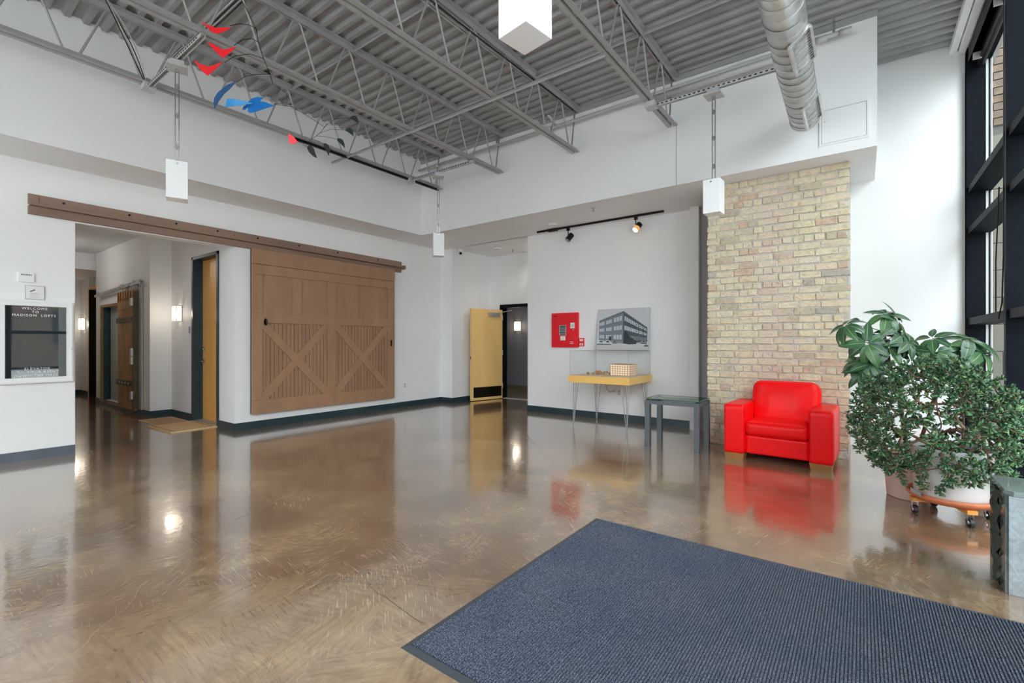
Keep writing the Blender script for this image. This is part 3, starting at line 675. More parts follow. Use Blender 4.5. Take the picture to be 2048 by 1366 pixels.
def tb(y0, y1, x1_, z00, z01, z10, z11, nm, m_):
    return part(MB().add([(W, y0, z00), (x1_, y0, z00), (x1_, y1, z10), (W, y1, z10), (W, y0, z01), (x1_, y0, z01), (x1_, y1, z11), (W, y1, z11)], [(3, 2, 1, 0), (4, 5, 6, 7), (0, 1, 5, 4), (1, 2, 6, 5), (2, 3, 7, 6), (3, 0, 4, 7)]), nm, m_, tk, bevel=.003)
tb(.967, 6.17, W + .045, 2.71, 2.80, 2.675, 2.76, 'lower_board', M['brown_dark'])
tb(.967, 6.17, W + .05, 2.825, 2.93, 2.79, 2.885, 'upper_board', M['brown_dark'])
tb(.975, 6.16, W + .10, 2.80, 2.822, 2.765, 2.785, 'rail', M['brown_dark'])
tb(.975, 6.16, W + .085, 2.822, 2.845, 2.785, 2.805, 'rail_lip', M['brown_dark'])
for y in (1.02, 2.05, 2.55, 3.10, 3.75, 4.35, 5.2): zz = 2.87 - (y - 1) * .008; part(MB().box(W + .05, W + .062, y - .025, y + .025, zz - .035, zz + .035), 'bracket', M['brown_dark'], tk, bevel=.002)
for y in (1.25, 1.85, 2.35, 2.85, 3.4, 4.05, 4.75, 5.6): zz = 2.885 - (y - 1) * .008; part(MB().tube([(W + .045, y, zz), (W + .06, y, zz)], .012, 8), 'bolt', M['kick'], tk)
part(MB().box(W, W + .12, 6.17, 6.215, 2.74, 2.81), 'end_stop', M['brown_dark'], tk)

# ------------------------------------------------------------------ left wall small things
lb = thing('letter_board', 'white framed glass letter board with the welcome message on the left wall', 'sign', (W, 1.0, 1.3))
a0, a1, b0, b1 = .735, 1.335, .846, 1.757
fr = MB().box(W, W + .05, a0, a1, b0, b0 + .062).box(W, W + .05, a0, a1, b1 - .062, b1).box(W, W + .05, a0, a0 + .058, b0 + .062, b1 - .062).box(W, W + .05, a1 - .058, a1, b0 + .062, b1 - .062); part(fr, 'frame', M['white_metal'], lb, bevel=.004)
lp = MB().box(W + .05, W + .056, a0 + .012, a1 - .012, b0 + .012, b0 + .022).box(W + .05, W + .056, a0 + .012, a1 - .012, b1 - .022, b1 - .012).box(W + .05, W + .056, a1 - .022, a1 - .012, b0 + .022, b1 - .022); part(lp, 'door_lip', M['white_metal'], lb)
part(B(W + .005, W + .015, a0 + .05, a1 - .05, b0 + .05, b1 - .05), 'felt_board', M['board'], lb); part(B(W + .040, W + .043, a0 + .055, a1 - .055, b0 + .058, b1 - .058), 'glass', M['board_glass'], lb)
part(MB().tube([(W + .05, 1.318, 1.22), (W + .058, 1.318, 1.22)], .008, 12), 'lock', M['galv'], lb)
def text(body, size, loc, rot, m_, parent, name='lettering', align='CENTER', extrude=.0008, space=1.0):
    cu = bpy.data.curves.new('t', 'FONT'); cu.body = body; cu.size = size; cu.align_x = align; cu.align_y = 'CENTER'; cu.extrude = extrude; cu.space_character = space; cu.resolution_u = 2
    to = bpy.data.objects.new('t', cu); col.objects.link(to); bpy.context.view_layer.update()
    dg = bpy.context.evaluated_depsgraph_get(); me = bpy.data.meshes.new_from_object(to.evaluated_get(dg)); bpy.data.objects.remove(to)
    me.materials.clear(); me.materials.append(m_); me.name = name
    o = bpy.data.objects.new(name, me); link(o, parent)
    tx = Vector((0, 0, 0)); q_ = parent
    while q_ is not None: tx += q_.location; q_ = q_.parent
    o.location = Vector(loc) - tx; o.rotation_euler = rot; return o
RL = (PI / 2, 0, PI / 2)   # reads along +y on a wall facing +x
for s, z, yy in (('WELCOME', 1.668, 1.018), ('TO', 1.630, 1.022), ('MADISON  LOFTS', 1.592, 1.015), ('ELEVATOR', 1.005, 1.038), ('TO YOUR RIGHT', .968, 1.045), ('DOWN THE HALL', .931, 1.03)):
    text(s, .036, (W + .0465, yy, z), RL, M['letter'], lb, space=1.25)
th = thing('wall_plaque', 'small pale square sign with a line of raised letters, left of the two', 'sign', (W, .955, 2.0)); part(B(W, W + .015, .894, 1.018, 1.958, 2.062), 'plate', M['wall'], th, bevel=.002)
pm = MB()
for i in range(7): pm.box(W + .0148, W + .0165, .915 + i * .0125, .915 + i * .0125 + .008, 2.03, 2.045)
part(pm, 'raised_letters', M['ink'], th)
th = thing('wall_plaque', 'thin framed pale notice just above the letter board', 'sign', (W, 1.02, 1.85)); part(B(W, W + .010, .948, 1.101, 1.772, 1.925), 'plate', M['grey_plate'], th); part(B(W + .009, W + .012, .952, 1.097, 1.777, 1.920), 'sheet', M['paper'], th)
pm = MB(); pm.bar((W + .0125, .985, 1.855), (W + .0125, 1.025, 1.880), .002, .012, up=(0, -.5, .8))
for z, l in ((1.835, .08), (1.82, .07), (1.80, .08), (1.79, .06)): pm.box(W + .0118, W + .013, .985, .985 + l, z, z + .002)
part(pm, 'printed_lines', M['ink'], th)
def outlet(lab, loc, axis, loc2=None, m_=None):
    t = thing('wall_outlet', lab, 'outlet', loc); x, y, z = loc; m_ = m_ or M['white_metal']
    if axis == 'x':
        part(B(x, x + .006, y - .035, y + .035, z - .057, z + .057), 'cover_plate', m_, t, bevel=.001)
        for s in (-.022, .022): part(B(x + .006, x + .008, y - .015, y + .015, z + s - .013, z + s + .013), 'socket', M['grey_plate'], t)
    else:
        part(B(x - .035, x + .035, y - .006, y, z - .057, z + .057), 'cover_plate', m_, t, bevel=.001)
        for s in (-.022, .022): part(B(x - .015, x + .015, y - .008, y - .006, z + s - .013, z + s + .013), 'socket', M['grey_plate'], t)
    return t
outlet('white wall outlet right of the barn door', (W, 6.29, .43), 'x'); outlet('white wall outlet under the display table', (-3.24, 7.33, .46), 'y')
outlet('grey metal switch plate left of the corridor door frame', (-9.05, 3.1, 1.50), 'y', m_=M['grey_plate'])

# ------------------------------------------------------------------ corridor: doors, sconces, fire door, mats
d1 = thing('corridor_door', 'honey coloured tall wooden door in a dark frame inside the wide opening', 'door', (-8.4, 3.1, 0))
f_ = MB(); X0, X1, Zh = -8.93, -7.90, 2.70
f_.box(X0, X0 + .06, 3.08, 3.3, 0, Zh).box(X1 - .06, X1, 3.08, 3.3, 0, Zh).box(X0, X1, 3.08, 3.3, Zh - .05, Zh); part(f_, 'door_frame', M['teal'], d1, bevel=.003)
part(B(X0 + .06, X1 - .06, 3.225, 3.27, .01, Zh - .05), 'door_leaf', M['orange_door'], d1); part(B(X0 + .06, X0 + .075, 3.215, 3.24, 0, Zh - .05), 'door_stop', M['tealjamb'], d1); part(B(X0 + .06, X1 - .06, 3.10, 3.28, 0, .012), 'threshold', M['grey_plate'], d1)
for z, nm in ((.98, 'lever'), (1.185, 'deadbolt')):
    part(MB().tube([(-8.80, 3.225, z), (-8.80, 3.205, z)], .032, 16), nm + '_rose', M['chrome'], d1, smooth=False)
    if nm == 'lever': part(MB().tube([(-8.80, 3.21, z), (-8.80, 3.17, z), (-8.79, 3.165, z), (-8.69, 3.165, z)], .010, 8), 'lever', M['chrome'], d1, smooth=True)
    else: part(MB().box(-8.82, -8.78, 3.19, 3.206, z - .006, z + .006), 'thumb_turn', M['chrome'], d1)
part(MB().tube([(-8.40, 3.226, 1.60), (-8.40, 3.22, 1.60)], .010, 10), 'peephole', M['chrome'], d1)
d2 = thing('far_corridor_door', 'dark framed wooden door at the far end of the corridor', 'door', (-14.1, 3.1, 0))
f_ = MB().box(-14.94, -14.88, 2.98, 3.3, 0, 2.6).box(-13.50, -13.45, 2.98, 3.3, 0, 2.6).box(-14.94, -13.45, 2.98, 3.3, 2.55, 2.6); part(f_, 'door_frame', M['maple'], d2)
part(B(-14.86, -13.5, 3.14, 3.2, 0, 2.55), 'door_leaf', M['orange_door'], d2)
part(B(-14.88, -14.86, 2.985, 3.2, 0, 2.55), 'jamb', M['black'], d2)
for z in (.98, 1.16): part(MB().tube([(-14.15, 3.12, z), (-14.15, 3.02, z), (-14.0, 3.02, z)], .012, 8), 'lever', M['chrome'], d2, smooth=True)
def sconce(lab, x, y, z, wdt=.15, hgt=.27, energy=5):
    t = thing('wall_sconce', lab, 'lamp', (x, y, z), 0, 'lit box sconces')
    part(MB().box(x - wdt / 2 + .01, x + wdt / 2 - .01, y - .085, y - .012, z - hgt / 2 + .01, z + hgt / 2 - .01), 'glass_shade', M['shade'], t)
    fm = MB(); r = .004
    for sx_ in (-1, 1):
        for yy in (y - .09, y - .01): fm.box(x + sx_ * wdt / 2 - r, x + sx_ * wdt / 2 + r, yy - r, yy + r, z - hgt / 2, z + hgt / 2)
    for zz in (z - hgt / 2, z - hgt / 2 + .03, z + hgt / 2 - .03, z + hgt / 2):
        fm.box(x - wdt / 2, x + wdt / 2, y - .09 - r, y - .09 + r, zz - r, zz + r)
        for sx_ in (-1, 1): fm.box(x + sx_ * wdt / 2 - r, x + sx_ * wdt / 2 + r, y - .09, y - .01, zz - r, zz + r)
    fm.box(x - .025, x - .021, y - .094, y - .086, z - hgt / 2, z + hgt / 2)
    part(fm, 'cage', M['chrome'], t); part(MB().box(x - wdt / 2, x + wdt / 2, y - .012, y, z - hgt / 2, z + hgt / 2), 'back_plate', M['chrome'], t)
    lamp('sconce_light', (x, y - .16, z), energy, .05, WARM).parent = None
    return t
sconce('lit square sconce on the wall left of the honey coloured corridor door', -9.47, 3.1, 1.79, .20, .27, 2.2)
sconce('lit sconce at the far end of the corridor beside the letter board edge', -15.35, 3.0, 1.74, .22, .29, 2)
sconce('lit warm sconce in the dark hall behind the open door', -7.60, 10.5, 1.735, .17, .26, 2.5)
lamp('corridor_ceiling_light', (-12.0, 1.62, 3.02), 7, .12, (1, .97, .92)); 
cl = thing('ceiling_light', 'round flush ceiling light in the corridor', 'lamp', (-12.0, 1.62, 3.2)); part(MB().lathe([(0, -.06), (.12, -.055), (.16, -.02), (.165, 0)], 32, (-12.0, 1.62, 3.2)), 'diffuser', M['shade'], cl, smooth=True)
# tin clad fire door and its opening
op = thing('elevator_opening', 'wood trimmed opening with teal jamb and pale sliding door in the corridor', 'opening', (-12.2, 2.78, 0))
op.location = (-12.2, 2.9, 0)
part(MB().box(-12.89, -12.80, 2.765, 2.80, .09, 2.02).box(-12.89, -11.3, 2.765, 2.80, 2.02, 2.07).box(-12.89, -11.3, 2.765, 2.80, .05, .09), 'trim', M['tin'], op)
part(B(-12.76, -11.30, 2.91, 2.925, .085, 2.03), 'door_leaf', M['frost'], op); part(B(-12.80, -12.76, 2.905, 2.92, .085, 2.03), 'leaf_edge', M['black'], op)
part(B(-12.879, -12.80, 2.80, 2.945, .085, 2.03), 'jamb', M['tealjamb'], op)
fd = thing('fire_door', 'old brown tin clad sliding fire door hanging on a steel rail in the corridor', 'door', (-11.1, 2.74, 0))
for i in range(4):
    xa = -11.365 + i * .245; part(MB().box(xa, xa + .24, 2.70, 2.745, .08, 1.95), 'tin_sheet', M['tin'], fd, bevel=.003)
part(MB().box(-11.365, -10.385, 2.69, 2.746, 1.90, 2.24), 'top_wrap', M['tin'], fd, bevel=.006)
for i in range(7): part(MB().tube([(-11.295 + i * .145, 2.688, 2.06), (-11.295 + i * .145, 2.684, 2.22)], .012, 6), 'fold', M['tin'], fd, smooth=True)
part(MB().box(-11.405, -10.465, 2.68, 2.70, 1.66, 1.75), 'upper_strap', M['tin_low'], fd, bevel=.004); part(MB().box(-11.425, -10.565, 2.68, 2.70, .50, .60), 'lower_strap', M['tin_low'], fd, bevel=.004)
for i in range(5): part(MB().tube([(-11.325 + i * .17, 2.68, .55), (-11.325 + i * .17, 2.665, .55)], .014, 8), 'rivet', M['galv'], fd)
part(MB().box(-10.385, -10.21, 2.755, 2.775, .10, 2.30), 'guide_panel', M['steel2'], fd); part(MB().box(-10.445, -10.365, 2.68, 2.755, .10, 2.20), 'edge_channel', M['tin_low'], fd)
for z in (.28, .9, 1.05, 1.95): part(MB().box(-10.485, -10.405, 2.655, 2.69, z, z + .14), 'latch', M['galv'], fd, bevel=.004)
rl = thing('steel_rail', 'steel rail carrying the fire door above the corridor opening', 'rail', (-11.265, 2.76, 2.3)); part(MB().bar((-12.95, 2.70, 2.26), (-10.12, 2.70, 2.34), .03, .045), 'rail', M['galv'], rl); part(MB().bar((-12.95, 2.74, 2.30), (-10.2, 2.74, 2.39), .015, .03), 'flat_bar', M['galv'], rl)
for x in (-12.8, -11.165, -10.5): part(MB().box(x - .03, x + .03, 2.70, 2.78, 2.25 + (x + 12.95) * .03, 2.33 + (x + 12.95) * .03), 'bracket', M['galv'], rl)
for x in (-11.115, -10.615): part(MB().tube([(x, 2.70, 2.22), (x, 2.70, 2.30)], .010, 8).tube([(x, 2.66, 2.33), (x, 2.69, 2.33)], .03, 12), 'trolley', M['galv'], rl)
# doormats
m1 = thing('doormat', 'striped brown and tan doormat behind the plain coir one', 'doormat', (-9.15, 2.78, 0)); part(B(-9.62, -8.80, 2.55, 3.02, 0, .008), 'mat', M['coir'], m1)
for i in range(9): part(B(-9.58 + i * .088, -9.58 + i * .088 + .035, 2.57, 3.0, .008, .010), 'stripe', M['stripe'], m1)
m2 = thing('doormat', 'plain tan coir doormat with a thin dark border before the corridor door', 'doormat', (-8.35, 2.76, 0), .04); part(B(-.44, .44, -.31, .31, 0, .016), 'mat', M['coir'], m2, local=True)
bo = MB()
for a, b, c, d in ((-.40, .40, -.27, -.26), (-.40, .40, .26, .27), (-.40, -.39, -.27, .27), (.39, .40, -.27, .27), (-.38, .38, -.25, -.245), (-.38, .38, .245, .25)): bo.box(a, b, c, d, .0155, .0168)
part(bo, 'border', M['coir_dark'], m2, local=True)

# ------------------------------------------------------------------ open door in the niche
of = thing('door_frame', 'black metal door frame around the dark hall doorway', 'door frame', (-6.2, 8.6, 0))
part(MB().box(-6.74, -6.68, 8.57, 8.77, 0, 2.16).box(-5.72, -5.66, 8.57, 8.77, 0, 2.16).box(-6.74, -5.66, 8.57, 8.77, 2.09, 2.16), 'frame', M['blackframe'], of, bevel=.003); part(B(-6.68, -5.72, 8.6, 8.75, 0, .008), 'threshold', M['steel2'], of)
od = thing('open_door', 'pale maple door standing open with a dark kick plate', 'door', (-6.66, 8.55, 0), math.atan2(7.715 - 8.55, -6.87 + 6.66))
LW = .865
part(MB().box(0, LW, -.022, .022, .012, 2.035), 'door_leaf', M['maple'], od, local=True, bevel=.002)
# visible face is local +y side or -y side; hardware on both
for s in (-1, 1): part(B(.03, LW - .06, s * .022, s * .025, .07, .30), 'kick_plate', M['kick'], od, local=True)
part(MB().box(.10, .40, .025, .075, 1.87, 1.96), 'door_closer', M['galv'], od, local=True, bevel=.006)
part(MB().tube([(.12, .06, 1.965), (-.10, .24, 2.02)], .008, 8), 'closer_arm', M['galv'], od, local=True)
for z in (.95,): part(MB().box(LW - .001, LW + .002, -.012, .012, z - .03, z + .03), 'latch_plate', M['black'], od, local=True)
for z in (.25, 1.0, 1.8): part(MB().tube([(-.004, .022, z), (-.004, .022, z + .11)], .009, 8), 'hinge', M['galv'], od, local=True)

# ------------------------------------------------------------------ back wall things
fp = thing('fire_alarm_panel', 'red fire alarm cabinet with a grey keypad window on the back wall', 'alarm panel', (-4.26, 7.33, 1.5))
Y = 7.33
part(B(-4.525, -3.99, Y - .05, Y, 1.205, 1.82), 'cabinet', M['red_paint'], fp, bevel=.004); part(B(-4.505, -4.035, Y - .062, Y - .05, 1.235, 1.80), 'cabinet_door', M['red_paint'], fp, bevel=.003)
part(B(-4.36, -4.215, Y - .066, Y - .062, 1.415, 1.60), 'keypad', M['grey_plate'], fp)
for z0, z1 in ((1.55, 1.59), (1.52, 1.54), (1.49, 1.51), (1.45, 1.48), (1.42, 1.435)): part(B(-4.345, -4.23, Y - .068, Y - .066, z0, z1), 'button_row', M['screen'], fp)
part(B(-4.335, -4.23, Y - .064, Y - .062, 1.33, 1.405), 'label_sheet', M['paper'], fp); part(B(-4.13, -4.045, Y - .064, Y - .062, 1.54, 1.64), 'label_sheet', M['paper'], fp)
for z in (1.60, 1.585, 1.57): part(B(-4.115, -4.06, Y - .0648, Y - .064, z, z + .004), 'print_line', M['ink'], fp)
part(MB().tube([(-4.07, Y - .062, 1.51), (-4.07, Y - .072, 1.51)], .011, 12), 'lock', M['chrome'], fp)
for z in (1.30, 1.27): part(B(-4.14, -4.075, Y - .0635, Y - .062, z, z + .008), 'white_mark', M['paper'], fp)
part(B(-4.47, -4.40, Y - .0635, Y - .062, 1.755, 1.765), 'badge', M['kick'], fp)
pu = thing('pull_station', 'small red and white fire pull station right of the red cabinet', 'pull station', (-3.93, Y, 1.3)); part(B(-3.975, -3.885, Y - .03, Y, 1.228, 1.368), 'housing', M['red_paint'], pu, bevel=.003)
part(B(-3.965, -3.895, Y - .034, Y - .03, 1.315, 1.352), 'upper_label', M['paper'], pu); part(B(-3.955, -3.905, Y - .040, Y - .03, 1.285, 1.305), 'handle', M['red_metal'], pu); part(B(-3.965, -3.895, Y - .034, Y - .03, 1.24, 1.278), 'lower_label', M['paper'], pu); part(B(-3.935, -3.922, Y - .037, Y - .033, 1.243, 1.275), 'arrow', M['red_metal'], pu)

# display table (hairpin legs), acrylic case, model
dt = thing('display_table', 'yellow maple table on thin hairpin legs under the picture', 'table', (-3.15, 6.82, 0))
TX0, TX1, TY0, TY1 = -3.655, -2.665, 6.36, 7.28
tp = MB().box(TX0, TX1, TY0, TY1, .68, .785); part(tp, 'tabletop', M['maple_top'], dt, bevel=.003); part(B(TX0 + .003, TX1 - .003, TY0 + .003, TY1 - .003, .785, .7865), 'surface', M['maple_face'], dt)
for sx_, sy_ in ((0, 0), (1, 0), (0, 1), (1, 1)):
    fx = (-3.60, -2.72)[sx_]; fy = (6.42, 7.22)[sy_]; ix = 1 if sx_ == 0 else -1; iy = 1 if sy_ == 0 else -1; lg = MB()
    for (ax, ay) in ((.0, .0), (.085 * ix, .0), (.0, .085 * iy)):
        lg.tube([(fx + ax + ix * .005, fy + ay + iy * .005, .68), (fx + ax * .1, fy + ay * .1, .02), (fx, fy, .006)], .0058, 8)
    lg.box(fx - .03 + .04 * ix, fx + .03 + .04 * ix, fy - .03 + .04 * iy, fy + .03 + .04 * iy, .676, .68)
    part(lg, 'leg', M['galv_seam'], dt, smooth=False)
gc = thing('display_case', 'clear acrylic case standing on the yellow display table', 'case', (-3.15, 6.82, .787))
cx0, cx1, cy0, cy1, cz0, cz1 = TX0 + .02, TX1 - .02, TY0 + .015, TY1 - .02, .787, 1.163; t_ = .004
for nm, bx in (('front_pane', (cx0, cx1, cy0, cy0 + t_, cz0, cz1)), ('rear_pane', (cx0, cx1, cy1 - t_, cy1, cz0, cz1)), ('side_pane', (cx0, cx0 + t_, cy0 + t_, cy1 - t_, cz0, cz1)), ('side_pane', (cx1 - t_, cx1, cy0 + t_, cy1 - t_, cz0, cz1)), ('top_pane', (cx0, cx1, cy0, cy1, cz1, cz1 + t_))): part(B(*bx), nm, M['case_glass'], gc)
ed = MB(); r = .0022
for x in (cx0, cx1):
    for y in (cy0, cy1): ed.box(x - r, x + r, y - r, y + r, cz0, cz1)
    ed.box(x - r, x + r, cy0, cy1, cz1, cz1 + .005)
for y in (cy0, cy1): ed.box(cx0, cx1, y - r, y + r, cz1, cz1 + .007)
part(ed, 'edges', M['case_edge'], gc)
mb_ = thing('model_building', 'pale wooden scale model of a block with rows of windows inside the case', 'model', (-3.0, 6.85, .787))
mx0, mx1, my0, my1, mz = -3.12, -2.80, 6.72, 7.0, .787
part(B(mx0 + .006, mx1 - .006, my0 + .006, my1 - .006, mz, mz + .165), 'core', M['balsa_glow'], mb_)
for i in range(6): z = mz + i * .033; part(B(mx0, mx1, my0, my1, z, z + .006), 'floor_slab', M['balsa'], mb_)
for i in range(9):
    x = mx0 + i * (mx1 - mx0 - .006) / 8; part(B(x, x + .006, my0 + .001, my0 + .007, mz, mz + .17), 'post', M['balsa'], mb_)
for i in range(1, 8):
    y = my0 + i * (my1 - my0 - .006) / 8; part(B(mx1 - .007, mx1 - .001, y, y + .006, mz, mz + .17), 'post', M['balsa'], mb_)
ms = thing('model_houses', 'low pale wooden model pieces left of the model block', 'model', (-3.4, 6.8, .787)); rr = random.Random(4)
for i in range(14):
    x = -3.50 + i * .025 + rr.uniform(-.01, .01); y = rr.uniform(6.66, 6.95); h = rr.uniform(.02, .06)
    part(B(x, x + rr.uniform(.02, .05), y, y + rr.uniform(.03, .06), .787, .787 + h), 'house', M['balsa'] if i % 3 else M['leg_wood'], ms)
part(MB().tube([(-3.31, Y - .008, .47), (-3.31, Y - .03, .49), (-3.40, Y - .02, .46), (-3.45, Y - .02, .50), (-3.44, 7.2, .66)], .004, 6), 'power_cord', M['ink'], dt)

# photograph of the old factory leaning on the wall
pc = thing('photo_print', 'black and white print of an old brick factory leaning on the wall above the case', 'picture', (-3.08, 7.2, 1.17))
bl_, br_, tl_, tr_ = Vector((-3.590, 7.195, 1.170)), Vector((-2.695, 7.195, 1.172)), Vector((-3.607, 7.315, 1.853)), Vector((-2.712, 7.315, 1.853))
nrm = (br_ - bl_).cross(tl_ - bl_).normalized()
def uv(u, v, h=0): return bl_.lerp(br_, u).lerp(tl_.lerp(tr_, u), v) + nrm * h
part(MB().plate([uv(0, 0, -.006), uv(1, 0, -.006), uv(1, 1, -.006), uv(0, 1, -.006)], nrm, .012), 'backing', M['grey_plate'], pc)
tones = {k: mat('print tone ' + k, c, .35) for k, c in dict(sky=(.55, .55, .57), bl=(.17, .20, .23), bd=(.06, .085, .095), wn=(.56, .61, .66), dk=(.02, .03, .035), gd=(.52, .52, .52), corn=(.11, .13, .145), mid=(.22, .24, .25)).items()}
pr = MB(); tl = list(tones.values()); ti = {k: i for i, k in enumerate(tones)}
lay = [0.0005]
def cq(x, y): return ((x - 135 - (1255 - y) * .03) / 1340.0, (1255 - y) / 1098.0 if False else (1255 - y + (x - 135) * -.0) / (1068 + (x - 165) * .045))
def poly(pts, tone):
    lay[0] += .00002; o = [uv(*cq(*p), lay[0]) for p in pts]; pr.cur = ti[tone]; pr.add(o, [tuple(range(len(o)))[::-1]])
    
pr.cur = ti['sky']; pr.add([uv(0, 0, .0004), uv(1, 0, .0004), uv(1, 1, .0004), uv(0, 1, .0004)], [(0, 1, 2, 3)])
poly([(140, 1040), (1475, 1080), (1475, 1250), (135, 1250)], 'gd')
# left and right facades meet at x=845
def Lf(u, v): # left facade u: 0 at left edge, 1 at corner ; v: 0 bottom 1 top
    x = 195 + u * 650; yt = 490 + (225 - 490) * u; yb = 1010 + (1090 - 1010) * u; return (x, yb + (yt - yb) * v)
def Rf(u, v):
    x = 845 + u * 605; yt = 225 + (660 - 225) * u; yb = 1090 + (1045 - 1090) * u; return (x, yb + (yt - yb) * v)
poly([Lf(0, 0), Lf(1, 0), Lf(1, 1), Lf(0, 1)], 'bl'); poly([Rf(0, 0), Rf(1, 0), Rf(1, 1), Rf(0, 1)], 'bd')
poly([Lf(0, .95), Lf(1, .95), Lf(1, 1), Lf(0, 1)], 'corn'); poly([Rf(0, .95), Rf(1, .95), Rf(1, 1), Rf(0, 1)], 'corn')
poly([Lf(0, 0), Lf(1, 0), Lf(1, .06), Lf(0, .06)], 'mid')
for va, vb in ((.12, .27), (.43, .57), (.72, .87)):
    for gA, cnt, wd_ in ((.03, 3, .05), (.30, 3, .06), (.62, 3, .085)):
        for j in range(cnt):
            ua = gA + j * wd_ * 1.35
            poly([Lf(ua, va), Lf(ua + wd_, va), Lf(ua + wd_, vb), Lf(ua, vb)], 'wn'); poly([Lf(ua + wd_ * .42, va), Lf(ua + wd_ * .56, va), Lf(ua + wd_ * .56, vb), Lf(ua + wd_ * .42, vb)], 'bl')
    for gA, cnt, wd_ in ((.05, 3, .055), (.29, 3, .05), (.51, 1, .11), (.65, 1, .09), (.76, 1, .07), (.86, 1, .055), (.93, 1, .04)):
        for j in range(cnt):
            ua = gA + j * wd_ * 1.45
            if va < .2 and ua < .22: continue
            poly([Rf(ua, va), Rf(ua + wd_, va), Rf(ua + wd_, vb), Rf(ua, vb)], 'wn' if va > .2 else 'mid')
            if cnt == 1: poly([Rf(ua + wd_ * .3, va + .03), Rf(ua + wd_ * .7, va + .03), Rf(ua + wd_ * .7, vb - .03), Rf(ua + wd_ * .3, vb - .03)], 'bd')
poly([(470, 900), (535, 905), (535, 1010), (470, 1005)], 'dk')
poly([(850, 1085), (870, 780), (930, 760), (1000, 900), (1100, 960), (1190, 1040), (1180, 1100), (1000, 1110)], 'dk')
for x, y_, w_, h_ in ((140, 1105, 230, 90), (330, 1110, 210, 100), (560, 1075, 130, 70), (1280, 1080, 160, 80), (1370, 1150, 110, 40)):
    poly([(x, y_), (x + w_, y_), (x + w_, y_ - h_ * .45), (x + w_ * .75, y_ - h_), (x + w_ * .3, y_ - h_), (x, y_ - h_ * .5)], 'mid' if x > 500 else 'wn')
    poly([(x + w_ * .3, y_ - h_ * .5), (x + w_ * .75, y_ - h_ * .5), (x + w_ * .68, y_ - h_ * .85), (x + w_ * .35, y_ - h_ * .85)], 'dk'); poly([(x + w_ * .05, y_ + 12), (x + w_ * .95, y_ + 12), (x + w_ * .95, y_ - 8), (x + w_ * .05, y_ - 8)], 'dk')
part(pr, 'print_image', tl, pc)

# track lights
tl_ = thing('light_track', 'black ceiling light track above the fire panel wall', 'track', (-3.57, 7.1, 3.3)); part(MB().box(-4.72, -2.42, 7.085, 7.12, 3.27, 3.30), 'rail', M['black'], tl_); part(MB().box(-4.48, -4.30, 7.07, 7.135, 3.255, 3.30), 'feed_box', M['black'], tl_, bevel=.004)
def spot(lab, x, lit):
    t = thing('track_spotlight', lab, 'spotlight', (x, 7.10, 3.27), 0, 'track spotlights')
    part(MB().box(x - .025, x + .025, 7.085, 7.12, 3.225, 3.27), 'adapter', M['black'], t); part(MB().tube([(x, 7.10, 3.23), (x, 7.10, 3.15)], .008, 8), 'stem', M['black'], t)
    a = Vector((x + .05, 7.14, 3.155)); d = Vector((-.35, -.55, -.75)).normalized()
    part(MB().tube([a, a + d * (.07 if lit else .135)], .047, 24), 'head', M['black'], t, smooth=False)
    if lit: part(MB().tube([a + d * .07, a + d * .13], .047, 24), 'glass_rim', M['amber'], t)
    part(MB().tube([a + d * .131, a + d * .137], .040, 20), 'lens', M['lens'] if lit else M['lens_off'], t)
    if lit:
        l = lamp('spot_light', a + d * .16, 22, .03, WARM, 'SPOT'); l.data.spot_size = 1.6; l.data.spot_blend = .6; l.rotation_euler = d.to_track_quat('-Z', 'Y').to_euler()
spot('unlit black spotlight near the left end of the track', -4.08, False); spot('lit spotlight glowing warm near the right end of the track', -2.86, True)
# ceiling bits
for x, y, lab in ((-4.21, 6.805, 'white smoke detector beside the light track feed'), (-6.23, 7.85, 'small white round fitting on the niche ceiling before the doorway')):
    t = thing('smoke_detector', lab, 'smoke detector', (x, y, 3.3)); part(MB().lathe([(0, -.045), (.045, -.043), (.055, -.02), (.07, -.018), (.075, 0)], 32, (x, y, 3.3)), 'body', M['white_metal'], t, smooth=True); part(MB().lathe([(.046, -.040), (.056, -.030)], 24, (x, y, 3.3)), 'grille', M['grey_plate'], t)
for x, y, lab in ((-3.21, 6.335, 'small chrome sprinkler head on the soffit left of the lit spotlight'), (-6.05, 8.15, 'small sprinkler head on the niche ceiling')):
    t = thing('sprinkler', lab, 'sprinkler', (x, y, 3.3)); part(MB().lathe([(.0, -.006), (.035, -.006), (.038, 0)], 20, (x, y, 3.3)), 'escutcheon', M['galv'], t); part(MB().tube([(x, y, 3.3), (x, y, 3.245)], .008, 8).lathe([(0, -.056), (.018, -.056), (.018, -.052), (0, -.052)], 12, (x, y, 3.3)), 'deflector', M['galv_seam'], t)
l = lamp('niche_fill_lamp', (-5.45, 8.15, 3.2), 13, .06, (1, .97, .92), 'SPOT'); l.data.spot_size = 2.7; l.data.spot_blend = .5  # fill lamp added out of view to brighten the niche, no fixture
cm = thing('security_camera', 'white dome security camera with black lens at the soffit corner', 'camera', (-7.08, 7.62, 3.3)); x, y = -6.95, 7.50
part(MB().lathe([(0, -.03), (.055, -.03), (.062, -.02), (.062, 0)], 28, (x, y, 3.3)), 'base', M['white_metal'], cm, smooth=True)
part(MB().soft((x, y, 3.235), (.10, .10, .10), .05, 6), 'housing', M['white_metal'], cm, smooth=True); part(MB().tube([(x + .012, y - .03, 3.215), (x + .022, y - .055, 3.205)], .028, 16), 'lens', M['black'], cm)

